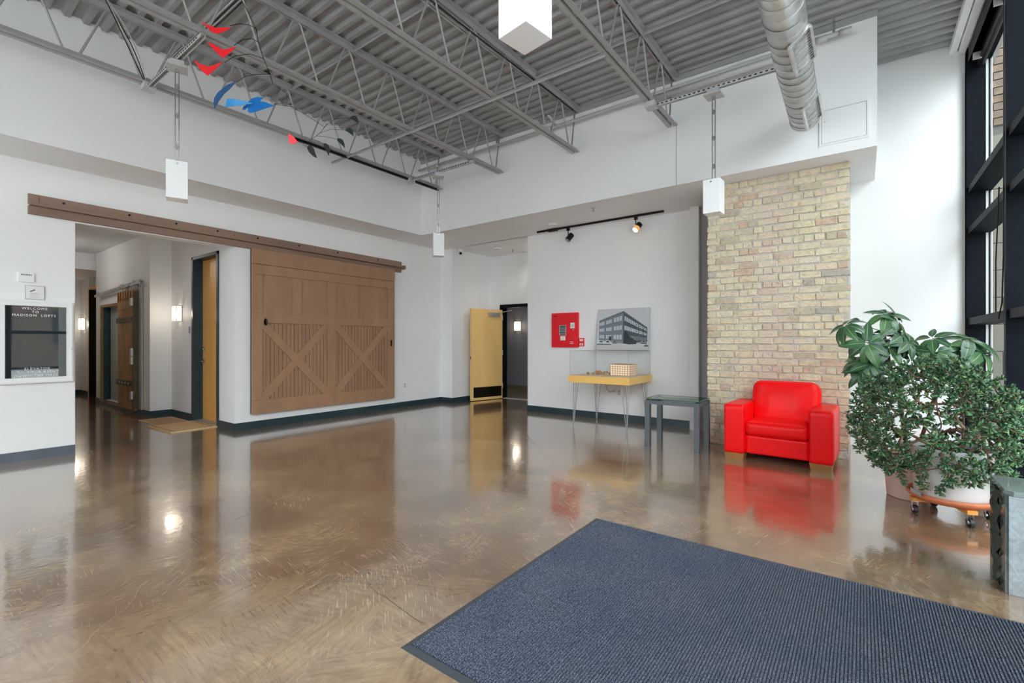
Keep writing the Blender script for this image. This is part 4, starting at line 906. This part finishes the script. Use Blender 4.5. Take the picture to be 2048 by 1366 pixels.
# ------------------------------------------------------------------ side table
st = thing('side_table', 'grey metal side table with a green tinted glass top beside the armchair', 'table', (-1.86, 5.98, 0))
sx0, sx1, sy0, sy1 = -2.195, -1.535, 5.735, 6.23; lw = .062
for x in (sx0, sx1 - lw):
    for y in (sy0, sy1 - lw): part(B(x, x + lw, y, y + lw, 0, .575), 'leg', M['grey_leg'], st, bevel=.003)
for y in (sy0 + .005, sy1 - lw + .005): part(B(sx0 + lw, sx1 - lw, y + .01, y + lw - .02, .525, .572), 'apron', M['grey_leg'], st)
for x in (sx0 + .005, sx1 - lw + .005): part(B(x + .01, x + lw - .02, sy0 + lw, sy1 - lw, .525, .572), 'apron', M['grey_leg'], st)
for x in (sx0 + lw / 2, sx1 - lw / 2):
    for y in (sy0 + lw / 2, sy1 - lw / 2): part(MB().tube([(x, y, .575), (x, y, .588)], .015, 12), 'spacer', M['black'], st)
part(B(sx0 + .006, sx1 - .006, sy0 + .006, sy1 - .006, .588, .598), 'glass_top', M['table_glass'], st)
eg = MB().box(sx0, sx1, sy0, sy0 + .006, .588, .598).box(sx0, sx1, sy1 - .006, sy1, .588, .598).box(sx0, sx0 + .006, sy0 + .006, sy1 - .006, .588, .598).box(sx1 - .006, sx1, sy0 + .006, sy1 - .006, .588, .598); part(eg, 'glass_edge', M['edge_glass'], st)

# ------------------------------------------------------------------ red armchair (local: x right, y back, origin front centre)
ac = thing('armchair', 'red leather armchair with wide flat arms standing before the brick pier', 'armchair', (-.742, 5.655, 0), -.04)
for s in (-1, 1):
    part(MB().soft((s * .408, .345, .335), (.215, .70, .545), .028, 10, puff=(.006, .006, .004)), 'arm', M['red'], ac, smooth=True, local=True)
part(MB().soft((0, .36, .175), (.61, .64, .205), .02, 8), 'base', M['red'], ac, smooth=True, local=True)
part(MB().soft((0, .315, .355), (.598, .61, .155), .045, 12, puff=(0, .015, .022)), 'seat_cushion', M['red'], ac, smooth=True, local=True)
bk = MB().soft((0, .0, 0), (.60, .20, .50), .065, 14, puff=(.03, .03, .0)); R2 = Matrix.Rotation(-.20, 4, 'X')
nv = []
for (x, y, z) in bk.v:
    fl = 1 + .07 * max(0, min(1, (z + .1) / .25)) - .05 * max(0, (z - .14) / .11) ** 2
    p_ = R2 @ Vector((x * fl, y + .012 * math.cos(x * 26) * (1 if y < 0 else 0) * max(0, 1 - abs(z + .02) / .2), z)); nv.append((p_.x + .02, p_.y + .51, p_.z + .60))
bk.v = nv; part(bk, 'back_cushion', M['red'], ac, smooth=True, local=True)
part(MB().soft((0, .64, .40), (.62, .13, .60), .03, 8), 'back_frame', M['red'], ac, smooth=True, local=True)
part(MB().tube([(-.285, .012, .418), (-.15, .000, .424), (0, -.006, .426), (.15, .000, .424), (.285, .012, .418)], .004, 6), 'piping', M['red'], ac, local=True)
for x, y in ((-.405, .085), (.405, .085), (-.405, .62), (.405, .62)):
    part(MB().add([(x - .088, y - .07, 0), (x + .088, y - .07, 0), (x + .088, y + .07, 0), (x - .088, y + .07, 0), (x - .10, y - .082, .07), (x + .10, y - .082, .07), (x + .10, y + .082, .07), (x - .10, y + .082, .07)], [(3, 2, 1, 0), (4, 5, 6, 7), (0, 1, 5, 4), (1, 2, 6, 5), (2, 3, 7, 6), (3, 0, 4, 7)]), 'foot', M['leg_wood'], ac, local=True)

# ------------------------------------------------------------------ floor mat
mt = thing('entrance_mat', 'large blue grey ribbed entrance mat with a black rubber border', 'mat', (-.4, 2.2, 0))
mx0, mx1, my0, my1 = -1.575, .86, 1.32, 3.155; bw = .034
rbm = MB().add([(mx0, my0, .0005), (mx1, my0, .0005), (mx1, my1, .0005), (mx0, my1, .0005), (mx0 + bw, my0 + bw, .007), (mx1 - bw, my0 + bw, .007), (mx1 - bw, my1 - bw, .007), (mx0 + bw, my1 - bw, .007)], [(0, 1, 5, 4), (1, 2, 6, 5), (2, 3, 7, 6), (3, 0, 4, 7), (4, 5, 6, 7)])
part(rbm, 'rubber_border', mat('grey black rubber edge', (.055, .06, .07), .45), mt)
cp = MB(); n = 190; x0, x1 = mx0 + bw, mx1 - bw; pitch = (x1 - x0) / n; vs = []
for i in range(n):
    for u, z in ((0, .0065), (.25, .0125), (.65, .0130), (.9, .0065)): vs.append((x0 + (i + u) * pitch, my0 + bw, z))
k = len(vs); vs += [(x, my1 - bw, z) for x, y, z in vs]; cp.add(vs, [(i, i + 1, k + i + 1, k + i) for i in range(k - 1)])
co = part(cp, 'ribbed_pile', M['carpet'], mt); co['kind'] = 'stuff'

# ------------------------------------------------------------------ stone block
sb = thing('stone_block', 'grey green stone pedestal with polished top and rough split edge at the right', 'pedestal', (.75, 3.65, 0))
sX0, sX1, sY0, sY1, sZ = .592, .905, 3.47, 3.84, .535
part(B(sX0 + .012, sX1, sY0, sY0 + .05, 0, sZ - .03), 'front_face', M['stone'], sb, bevel=.003)
part(B(sX0, sX0 + .02, sY0 + .01, sY0 + .12, .0, sZ - .03), 'polished_strip', M['stone_polish'], sb, bevel=.002)
part(B(sX0 + .012, sX1, sY0 + .05, sY1, 0, sZ - .03), 'core', M['stone_polish'], sb)
rg = MB(); rr = random.Random(9); ny, nz = 7, 22
gv = [[(sX0 - .004 + rr.uniform(-.012, .014), sY0 + .115 + (sY1 - sY0 - .20) * j / (ny - 1), (sZ - .03) * i / (nz - 1)) for j in range(ny)] for i in range(nz)]
vs = [p for row in gv for p in row]; rg.add(vs, [(i * ny + j, (i + 1) * ny + j, (i + 1) * ny + j + 1, i * ny + j + 1) for i in range(nz - 1) for j in range(ny - 1)]); part(rg, 'rough_edge', M['stone_rough'], sb, smooth=False)
part(B(sX0, sX0 + .02, sY1 - .09, sY1, 0, sZ - .03), 'polished_strip', M['stone_polish'], sb, bevel=.002)
tpb = MB().plate([(sX0 + .0, sY0 + .035, sZ - .016), (sX0 + .03, sY0, sZ - .016), (sX1, sY0, sZ - .016), (sX1, sY1, sZ - .016), (sX0, sY1, sZ - .016)], (0, 0, 1), .028); part(tpb, 'polished_top', mat('mirror polished stone', (.20, .25, .24), .05, spec=.9), sb, bevel=.004)

# ------------------------------------------------------------------ plants
def leaf_mesh(name, L_, W_, droop, seg=6, th=.0006, seed=0, obov=.55):
    """flat elongated leaf along +x, midrib sunk, edges curved down"""
    vs, fs, mi, tone = [], [], [], []
    cols = [-1, -.5, -.06, .06, .5, 1]
    for i in range(seg + 1):
        u = i / seg; wv = W_ / 2 * (math.sin(PI * u ** (.5 + obov * .5)) ** .8 if 0 < u < 1 else .02)
        ang = droop * u; x = L_ * (math.sin(ang) / droop if abs(droop) > 1e-4 else u); z = -L_ * (1 - math.cos(ang)) / droop if abs(droop) > 1e-4 else 0
        for c in cols: vs.append((x, c * wv, z + abs(c) * wv * .28 - (abs(c) ** 2) * wv * .12))
    n = len(cols)
    for i in range(seg):
        for j in range(n - 1): fs.append((i * n + j, (i + 1) * n + j, (i + 1) * n + j + 1, i * n + j + 1)); mi.append(1 if j == 2 else 0)
    me = bpy.data.meshes.new(name); me.from_pydata(vs, [], fs); me.polygons.foreach_set('material_index', mi); me.polygons.foreach_set('use_smooth', [True] * len(fs))
    ca = me.color_attributes.new('tone', 'FLOAT_COLOR', 'POINT')
    for i in range(len(vs)): q_ = .30 + .1 * (i // n) / seg; ca.data[i].color = (q_, q_, q_, 1)
    me.materials.append(M['leaf']); me.materials.append(M['rib']); return me
lmesh = [leaf_mesh('leaflet', .20, .070, .9, seed=0), leaf_mesh('leaflet', .18, .072, .5), leaf_mesh('leaflet', .215, .068, 1.3)]
up_ = thing('umbrella_plant', 'tall umbrella plant with big drooping leaves in the pink clay pot', 'plant', (.32, 5.175, .40))
pp = thing('clay_pot', 'faded pink clay pot behind the white one', 'pot', (.32, 5.175, 0))
part(MB().lathe([(0, 0), (.145, 0), (.155, .008), (.178, .34), (.185, .36), (.172, .36), (.165, .33)], 40, (.32, 5.175, 0)), 'pot', M['pink_pot'], pp, smooth=True); part(MB().lathe([(0, .33), (.168, .33)], 24, (.32, 5.175, 0)), 'soil', M['soil'], pp)
rr = random.Random(12)
ros = [ # centre, facing (lean), number, leaf length scale, droop bias
    ((.16, 4.98, 1.53), (.1, -.5, .8), 8, 1.0), ((.235, 5.02, 1.47), (.9, -.2, .5), 7, 1.05), ((-.12, 4.93, 1.445), (-.6, -.5, .7), 8, 1.0),
    ((.03, 4.86, 1.29), (-.1, -.95, .35), 9, 1.0), ((.17, 4.92, 1.27), (.5, -.7, .5), 7, 1.0), ((-.03, 4.95, 1.14), (-.4, -.6, .7), 9, 1.05), ((.06, 4.88, 1.12), (.1, -.7, .7), 8, 1.05), ((-.06, 5.02, 1.30), (-.8, -.3, .5), 6, .9),
    ((.44, 4.95, 1.33), (-.3, -.6, .7), 6, .8), ((.45, 4.86, 1.22), (-.2, -.9, .35), 7, .85), ((.65, 4.98, 1.32), (.3, -.4, .85), 8, 1.1), ((.58, 4.88, 1.18), (.2, -.7, .6), 8, .95), ((.27, 5.0, 1.36), (.6, -.4, .6), 7, 1.0), ((.02, 4.90, 1.05), (.0, -.8, .6), 8, 1.0), ((.30, 4.95, 1.30), (.5, -.6, .6), 7, .9), ((.50, 4.92, 1.12), (.2, -.8, .5), 7, .9), ((.72, 4.95, 1.22), (.7, -.4, .7), 6, 1.0)]
stem = MB(); stem.tube([(.31, 5.17, .335), (.25, 5.12, .8), (.18, 5.08, 1.15), (.14, 5.05, 1.42)], [.016, .014, .011, .008], 8); stem.tube([(.35, 5.16, .335), (.46, 5.10, .8), (.55, 5.05, 1.10), (.56, 5.0, 1.26)], [.015, .013, .010, .007], 8)
part(stem, 'stem', M['bark'], up_, smooth=True)
for (c, fdir, n, sc_) in ros:
    c = Vector(c); fdir = Vector(fdir).normalized()
    base_ = Vector((.16, 5.05, min(c.z - .05, 1.38))) if c.x < .36 else Vector((.56, 5.0, min(c.z - .02, 1.24)))
    part(MB().tube([base_, base_.lerp(c, .5) + Vector((0, 0, .02)), c], .0032, 5), 'petiole', M['bark'], up_)
    a = fdir.orthogonal().normalized(); b = fdir.cross(a)
    ph0 = rr.uniform(0, 6)
    for i in range(n):
        ph = ph0 + 2 * PI * i / n + rr.uniform(-.15, .15); d = (a * math.cos(ph) + b * math.sin(ph) + fdir * rr.uniform(-.05, .35)); d.z -= .28; d.normalize()
        zax = (fdir - d * fdir.dot(d)).normalized()
        if zax.z < -.2: zax = -zax
        yax = zax.cross(d).normalized(); mt_ = Matrix((d, yax, zax)).transposed()
        o = bpy.data.objects.new('leaf', rr.choice(lmesh)); link(o, up_); s_ = sc_ * rr.uniform(.84, 1.12)
        pos = c + d * .012; 
        o.matrix_local = Matrix.Translation(pos - up_.location) @ mt_.to_4x4() @ Matrix.Diagonal((s_, s_ * 1.05, s_, 1))

# white pot on a wheeled dolly
wp = thing('white_pot', 'large white planter holding the jade plant', 'pot', (.53, 4.78, .13)); wc_ = (.53, 4.78, 0)
part(MB().lathe([(0, .15), (.205, .15), (.215, .16), (.238, .50), (.245, .52), (.228, .52), (.22, .48)], 56, wc_), 'pot', M['white_pot'], wp, smooth=True); part(MB().lathe([(0, .48), (.222, .48)], 32, wc_), 'soil', M['soil'], wp)
sa = tag(part(MB().lathe([(0, .125), (.235, .125), (.262, .155), (.262, .175), (.248, .175), (.238, .15), (0, .148)], 56, wc_), 'plant_saucer', M['terracotta'], smooth=True), 'terracotta saucer under the white planter', 'saucer')
pdl = thing('plant_dolly', 'pine plant dolly on four black casters under the white planter', 'dolly', (.53, 4.78, 0))
for a in (.35, .35 + PI / 2):
    ca, sa_ = math.cos(a), math.sin(a); part(MB().bar((.53 - .25 * ca, 4.78 - .25 * sa_, .108), (.53 + .25 * ca, 4.78 + .25 * sa_, .108), .06, .028), 'cross_board', M['pine'], pdl)
for i in range(4):
    a = PI / 4 + i * PI / 2 + .05; a = {0: .35, 1: .35 + PI / 2, 2: .35 + PI, 3: .35 + 1.5 * PI}[i]; px_, py_ = .53 + .225 * math.cos(a), 4.78 + .225 * math.sin(a)
    cs = MB().box(px_ - .022, px_ + .022, py_ - .022, py_ + .022, .088, .094); fk = part(cs, 'caster', M['chrome'], pdl)
    part(MB().tube([(px_ - .011, py_ - .012, .033), (px_ + .011, py_ - .004, .033)], .032, 20), 'wheel', M['rubber'], fk, smooth=False)
    part(MB().tube([(px_ - .016, py_ - .010, .033), (px_ + .016, py_ - .006, .033)], .016, 14).bar((px_ - .016, py_ - .008, .033), (px_ - .016, py_, .09), .004, .02, up=(0, 1, 0)).bar((px_ + .016, py_ - .008, .033), (px_ + .016, py_, .09), .004, .02, up=(0, 1, 0)), 'fork', M['chrome'], fk)
part(MB().plate([(.292, 4.607, .185), (.345, 4.558, .165), (.342, 4.552, .192), (.288, 4.602, .215)], (-.7, -.7, 0), .004), 'plant_tag', M['grey_plate'], wp)

# jade plant: branching skeleton grown towards targets, leaf pairs along every twig
jp = thing('jade_plant', 'huge jade plant with thick brown stems spilling over the white planter', 'plant', (.53, 4.78, .48))
rr = random.Random(21)
nodes = [Vector((.53, 4.78, .46))]; par = [-1]
def chain(start, pts):
    last = start
    for p in pts: nodes.append(Vector(p)); par.append(last); last = len(nodes) - 1
    return last
chain(0, [(.48, 4.70, .52), (.455, 4.66, .62), (.465, 4.65, .70), (.44, 4.64, .80), (.435, 4.64, .92), (.43, 4.66, 1.02)])
chain(0, [(.58, 4.72, .52), (.645, 4.70, .62), (.70, 4.68, .73), (.725, 4.67, .79), (.80, 4.66, .81)])
chain(0, [(.60, 4.84, .55), (.61, 4.86, .68), (.60, 4.86, .85), (.58, 4.84, 1.0)])
chain(0, [(.42, 4.74, .52), (.34, 4.68, .56), (.25, 4.64, .50), (.16, 4.62, .46), (.10, 4.60, .36)])
chain(0, [(.45, 4.82, .55), (.36, 4.84, .68), (.24, 4.84, .82), (.16, 4.84, .98)])
chain(0, [(.40, 4.66, .50), (.36, 4.56, .46), (.33, 4.52, .36), (.36, 4.49, .24)])
chain(0, [(.50, 4.62, .50), (.50, 4.53, .42), (.47, 4.50, .30)])
chain(0, [(.66, 4.68, .50), (.73, 4.58, .45), (.78, 4.56, .36)])
chain(0, [(.70, 4.80, .52), (.80, 4.76, .60), (.85, 4.72, .66)])
tg = []
C = Vector((.42, 4.70, .68))
while len(tg) < 980:
    v = Vector((rr.gauss(0, 1), rr.gauss(0, 1), rr.gauss(0, 1))).normalized(); q_ = rr.uniform(.55, 1.0) ** .6
    p = C + Vector((v.x * .53, v.y * .44, v.z * .52)) * q_
    if p.x > .88 or p.z < .18: continue
    if p.z < .52 and (Vector((p.x, p.y)) - Vector((.53, 4.78))).length < .27: continue
    if p.z < .42 and p.y > 4.75: continue
    if p.z < .36 and rr.random() < .55: continue
    if p.z > .98 and rr.random() < .25: continue
    if p.y > 5.05: continue
    tg.append(p)
tg.sort(key=lambda p: (p - nodes[0]).length)
tips = []
for p in tg:
    best, bd_ = 0, 9
    for i in range(1, len(nodes)):
        dd = (nodes[i] - p).length + .25 * max(0, (nodes[i] - nodes[0]).length - (p - nodes[0]).length)
        if dd < bd_: bd_, best = dd, i
    a = nodes[best]; L_ = (p - a).length
    k = max(1, int(L_ / .05)); last = best
    for i in range(1, k + 1):
        u = i / k; q_ = a.lerp(p, u) + Vector((rr.uniform(-.008, .008), rr.uniform(-.008, .008), .03 * math.sin(PI * u) * (1 if p.z > .5 else 1.5) + rr.uniform(-.006, .006)))
        nodes.append(q_); par.append(last); last = len(nodes) - 1
    tips.append(last)
cnt = [0.0] * len(nodes)
for i in range(len(nodes) - 1, 0, -1):
    cnt[i] += 1; cnt[par[i]] += cnt[i]
rad = [min(.022, .0018 + .0007 * math.sqrt(c)) for c in cnt]
big = MB(); twig = MB()
for i in range(1, len(nodes)):
    if par[i] < 0: continue
    a, b = nodes[par[i]], nodes[i]
    if (b - a).length < .004: continue
    (big if cnt[i] > 60 else twig).tube([a, b], [min(rad[par[i]], rad[i] * 1.5), rad[i]], 8 if cnt[i] > 60 else 5, caps=False)
part(big, 'trunk', M['bark'], jp, smooth=True); part(twig, 'branches', M['bark'], jp, smooth=True)['kind'] = 'stuff'
def jade_leaf(L_, W_):
    vs = [(0, 0, 0)]; segs = [(.30, .62), (.62, 1.0), (.86, .72)]
    for u, wq in segs:
        for c, z in ((-1, 0), (0, .09 * L_), (1, 0), (0, -.07 * L_)): vs.append((u * L_, c * wq * W_ / 2, z * (1 if u < .8 else .7)))
    vs.append((L_, 0, 0)); fs = []
    for k in range(4): fs.append((0, 1 + (k + 1) % 4, 1 + k))
    for s in range(2):
        for k in range(4): a = 1 + s * 4; fs.append((a + k, a + (k + 1) % 4, a + 4 + (k + 1) % 4, a + 4 + k))
    for k in range(4): fs.append((9 + k, 9 + (k + 1) % 4, 13))
    return [Vector(v) for v in vs], fs
jv, jf = jade_leaf(1.0, .62)
leaves = []
tipset = set(tips)
for i in range(1, len(nodes)):
    if cnt[i] > 9: continue
    a, b = nodes[par[i]], nodes[i]; d = (b - a); L_ = d.length
    if L_ < 1e-4: continue
    d.normalize(); n = max(1, int(L_ / .019)); ax = d.orthogonal().normalized(); ay = d.cross(ax)
    for k in range(n):
        ph = (k % 2) * PI / 2 + rr.uniform(-.4, .4); pos = a.lerp(b, (k + .5) / n)
        for s in (0, PI):
            out = (ax * math.cos(ph + s) + ay * math.sin(ph + s)); out = (out * 1.0 + d * rr.uniform(.25, .8)); out.z += .12; out.normalize()
            leaves.append((pos, out, d, rr.uniform(.032, .052), rr.random()))
for i in tips:
    d = (nodes[i] - nodes[par[i]]).normalized(); ax = d.orthogonal().normalized(); ay = d.cross(ax)
    for s in range(4):
        ph = s * PI / 2 + .4; out = (ax * math.cos(ph) + ay * math.sin(ph) + d * 1.1).normalized(); leaves.append((nodes[i], out, d, rr.uniform(.024, .038), rr.random()))
def leaf_frame(out, d):
    zax = (Vector((0, 0, 1)) * .7 + d * .5); zax = (zax - out * zax.dot(out))
    zax = zax.normalized() if zax.length > 1e-3 else out.orthogonal().normalized()
    return Matrix((out, zax.cross(out).normalized(), zax)).transposed()
cp_ = Vector((0, 0, 1.3)); leaves.sort(key=lambda l: (l[0] - cp_).length)
def add_tone(me, vals):
    ca = me.color_attributes.new('tone', 'FLOAT_COLOR', 'POINT'); flat = []
    for v in vals: flat += [v, v, v, 1]
    ca.data.foreach_set('color', flat)
jm = []
for q_ in (0, .25, .6):
    me = bpy.data.meshes.new('leaf'); me.from_pydata([tuple(v) for v in jv], [], jf); me.polygons.foreach_set('use_smooth', [True] * len(jf)); add_tone(me, [q_] * len(jv)); me.materials.append(M['jade']); jm.append(me)
for (pos, out, d, s_, tn) in leaves[:290]:
    o = bpy.data.objects.new('leaf', jm[0 if tn < .6 else (1 if tn < .9 else 2)]); link(o, jp)
    o.matrix_local = Matrix.Translation(pos - jp.location) @ leaf_frame(out, d).to_4x4() @ Matrix.Scale(s_ * 1.1, 4)
V, Fc, T = [], [], []; jl = jp.location
for (pos, out, d, s_, tn) in leaves[290:]:
    m3 = leaf_frame(out, d) * s_; o_ = len(V); q_ = pos - jl
    for v in jv: V.append(tuple(m3 @ v + q_))
    for f_ in jf: Fc.append(tuple(i + o_ for i in f_))
    tv = tn * .45 if tn < .85 else .4 + tn * .35; T += [tv] * len(jv)
me = bpy.data.meshes.new('foliage'); me.from_pydata(V, [], Fc); me.polygons.foreach_set('use_smooth', [True] * len(Fc)); add_tone(me, T); me.materials.append(M['jade'])
fo = bpy.data.objects.new('foliage', me); link(fo, jp); fo['kind'] = 'stuff'

# ------------------------------------------------------------------ hanging mobile
mo = thing('hanging_mobile', 'hanging mobile with red fins, blue blades and black leaves on thin wires', 'mobile', (-4.0, 2.0, 3.6))
SH = [
('red_fin', 'red_metal', [(-4.397, 1.587, 3.957), (-4.354, 1.62, 3.925), (-4.301, 1.659, 3.906), (-4.254, 1.694, 3.914), (-4.205, 1.731, 3.922), (-4.237, 1.707, 3.888), (-4.289, 1.668, 3.85), (-4.324, 1.642, 3.866), (-4.359, 1.616, 3.91)]),
('red_fin', 'red_metal', [(-4.406, 1.643, 3.813), (-4.356, 1.68, 3.789), (-4.309, 1.716, 3.755), (-4.273, 1.742, 3.77), (-4.229, 1.775, 3.792), (-4.256, 1.755, 3.741), (-4.303, 1.72, 3.68), (-4.338, 1.694, 3.718), (-4.38, 1.663, 3.77)]),
('red_fin', 'red_metal', [(-4.576, 1.579, 3.721), (-4.525, 1.617, 3.674), (-4.462, 1.664, 3.639), (-4.405, 1.706, 3.648), (-4.348, 1.749, 3.674), (-4.393, 1.715, 3.615), (-4.459, 1.666, 3.557), (-4.501, 1.635, 3.6), (-4.543, 1.604, 3.659)]),
('blue_blade', 'blue_dark', [(-4.315, 1.836, 3.539), (-4.381, 1.786, 3.519), (-4.454, 1.732, 3.455), (-4.479, 1.714, 3.409), (-4.482, 1.712, 3.356), (-4.469, 1.721, 3.303), (-4.442, 1.741, 3.371), (-4.406, 1.768, 3.432), (-4.363, 1.8, 3.477)]),
('blue_blade', 'blue_light', [(-4.385, 1.784, 3.39), (-4.348, 1.822, 3.398), (-4.284, 1.88, 3.387), (-4.244, 1.92, 3.375), (-4.314, 1.878, 3.358), (-4.384, 1.837, 3.347), (-4.446, 1.801, 3.337)]),
('blue_blade', 'blue_metal', [(-4.347, 1.937, 3.415), (-4.322, 1.955, 3.45), (-4.285, 1.983, 3.467), (-4.244, 2.013, 3.465), (-4.266, 1.997, 3.43), (-4.229, 2.025, 3.423), (-4.167, 2.071, 3.392), (-4.229, 2.025, 3.361), (-4.285, 1.983, 3.33), (-4.328, 1.951, 3.314), (-4.344, 1.939, 3.33), (-4.344, 1.939, 3.368), (-4.359, 1.928, 3.345), (-4.381, 1.911, 3.341), (-4.372, 1.918, 3.376), (-4.344, 1.939, 3.399)]),
('coral_leaf', 'coral_metal', [(-4.114, 2.173, 3.154), (-4.104, 2.18, 3.159), (-4.076, 2.201, 3.139), (-4.043, 2.225, 3.088), (-4.057, 2.215, 3.073), (-4.084, 2.195, 3.064), (-4.104, 2.18, 3.083)]),
('black_leaf', 'black_leaf', [(-3.974, 2.277, 3.053), (-3.958, 2.288, 3.061), (-3.931, 2.309, 3.034), (-3.899, 2.332, 2.936), (-3.931, 2.309, 2.955), (-3.962, 2.286, 2.995), (-3.976, 2.275, 3.029)]),
('black_leaf', 'black_leaf', [(-3.908, 2.388, 3.094), (-3.89, 2.402, 3.098), (-3.87, 2.416, 3.082), (-3.856, 2.427, 3.044), (-3.863, 2.422, 2.977), (-3.886, 2.405, 3.03), (-3.902, 2.393, 3.064)]),
('black_leaf', 'black_leaf', [(-3.853, 2.491, 3.158), (-3.833, 2.506, 3.165), (-3.811, 2.523, 3.15), (-3.797, 2.533, 3.115), (-3.792, 2.537, 3.067), (-3.823, 2.514, 3.11), (-3.847, 2.496, 3.135)]),
('black_leaf', 'black_leaf', [(-3.795, 2.535, 3.238), (-3.771, 2.553, 3.258), (-3.747, 2.571, 3.256), (-3.735, 2.58, 3.226), (-3.729, 2.584, 3.178), (-3.763, 2.559, 3.211)]),
('black_leaf', 'black_leaf', [(-3.807, 2.589, 3.375), (-3.782, 2.607, 3.395), (-3.758, 2.625, 3.393), (-3.741, 2.637, 3.365), (-3.733, 2.643, 3.317), (-3.77, 2.616, 3.347)])]
rm = random.Random(2)
for i, (nm, mm, pts) in enumerate(SH):
    c = sum((Vector(p) for p in pts), Vector()) / len(pts)
    hd = Vector((.80, .597, 0)); tw = rm.uniform(-.2, .2)
    # each plate hangs in its own slightly turned plane
    fwd = Vector((-.597, .80, 0)); o_ = []
    for p in pts: dv_ = Vector(p) - c; o_.append(Vector(p) + fwd * (dv_.dot(hd) * tw + dv_.z * .12))
    part(MB().plate(o_, fwd + hd * -tw, .0025), nm, M[mm], mo)
for pts, r in (([(-4.252, 1.90, 4.68), (-4.252, 1.80, 4.45), (-4.252, 1.758, 4.339), (-4.194, 1.833, 4.156), (-4.135, 1.908, 3.965), (-4.144, 1.932, 3.866), (-4.135, 1.97, 3.74), (-4.115, 2.016, 3.621), (-4.12, 2.044, 3.54)], .0028),
    ([(-4.208, 1.729, 3.919), (-4.166, 1.793, 3.958), (-4.134, 1.85, 3.964), (-4.114, 1.898, 3.952)], .0026), ([(-4.231, 1.773, 3.789), (-4.199, 1.827, 3.85), (-4.162, 1.883, 3.878), (-4.139, 1.93, 3.863)], .0026),
    ([(-4.35, 1.748, 3.676), (-4.296, 1.808, 3.742), (-4.211, 1.893, 3.769), (-4.135, 1.97, 3.74)], .0026), ([(-4.318, 1.834, 3.538), (-4.28, 1.883, 3.595), (-4.228, 1.942, 3.622), (-4.141, 2.028, 3.635)], .0026),
    ([(-4.12, 2.044, 3.54), (-4.042, 2.123, 3.479), (-4.051, 2.136, 3.404), (-4.163, 2.074, 3.399)], .0018), ([(-4.163, 2.074, 3.399), (-4.048, 2.18, 3.381), (-3.939, 2.282, 3.296), (-3.855, 2.366, 3.219)], .0018),
    ([(-3.83, 2.384, 3.25), (-3.884, 2.344, 3.166), (-3.912, 2.323, 3.139), (-3.948, 2.296, 3.108), (-3.962, 2.286, 3.09), (-3.984, 2.27, 3.05), (-4.012, 2.248, 3.072), (-4.041, 2.227, 3.09)], .0018),
    ([(-3.948, 2.296, 3.108), (-3.925, 2.345, 3.109), (-3.908, 2.388, 3.093)], .0016), ([(-3.912, 2.323, 3.139), (-3.894, 2.399, 3.156), (-3.855, 2.49, 3.155)], .0016), ([(-3.884, 2.344, 3.166), (-3.857, 2.426, 3.22), (-3.793, 2.537, 3.238)], .0016),
    ([(-3.855, 2.366, 3.219), (-3.844, 2.468, 3.326), (-3.807, 2.588, 3.371)], .0016), ([(-3.995, 2.262, 3.054), (-3.973, 2.278, 3.036)], .0016)):
    part(MB().tube(pts, r, 5), 'wire', M['black'], mo, smooth=True)
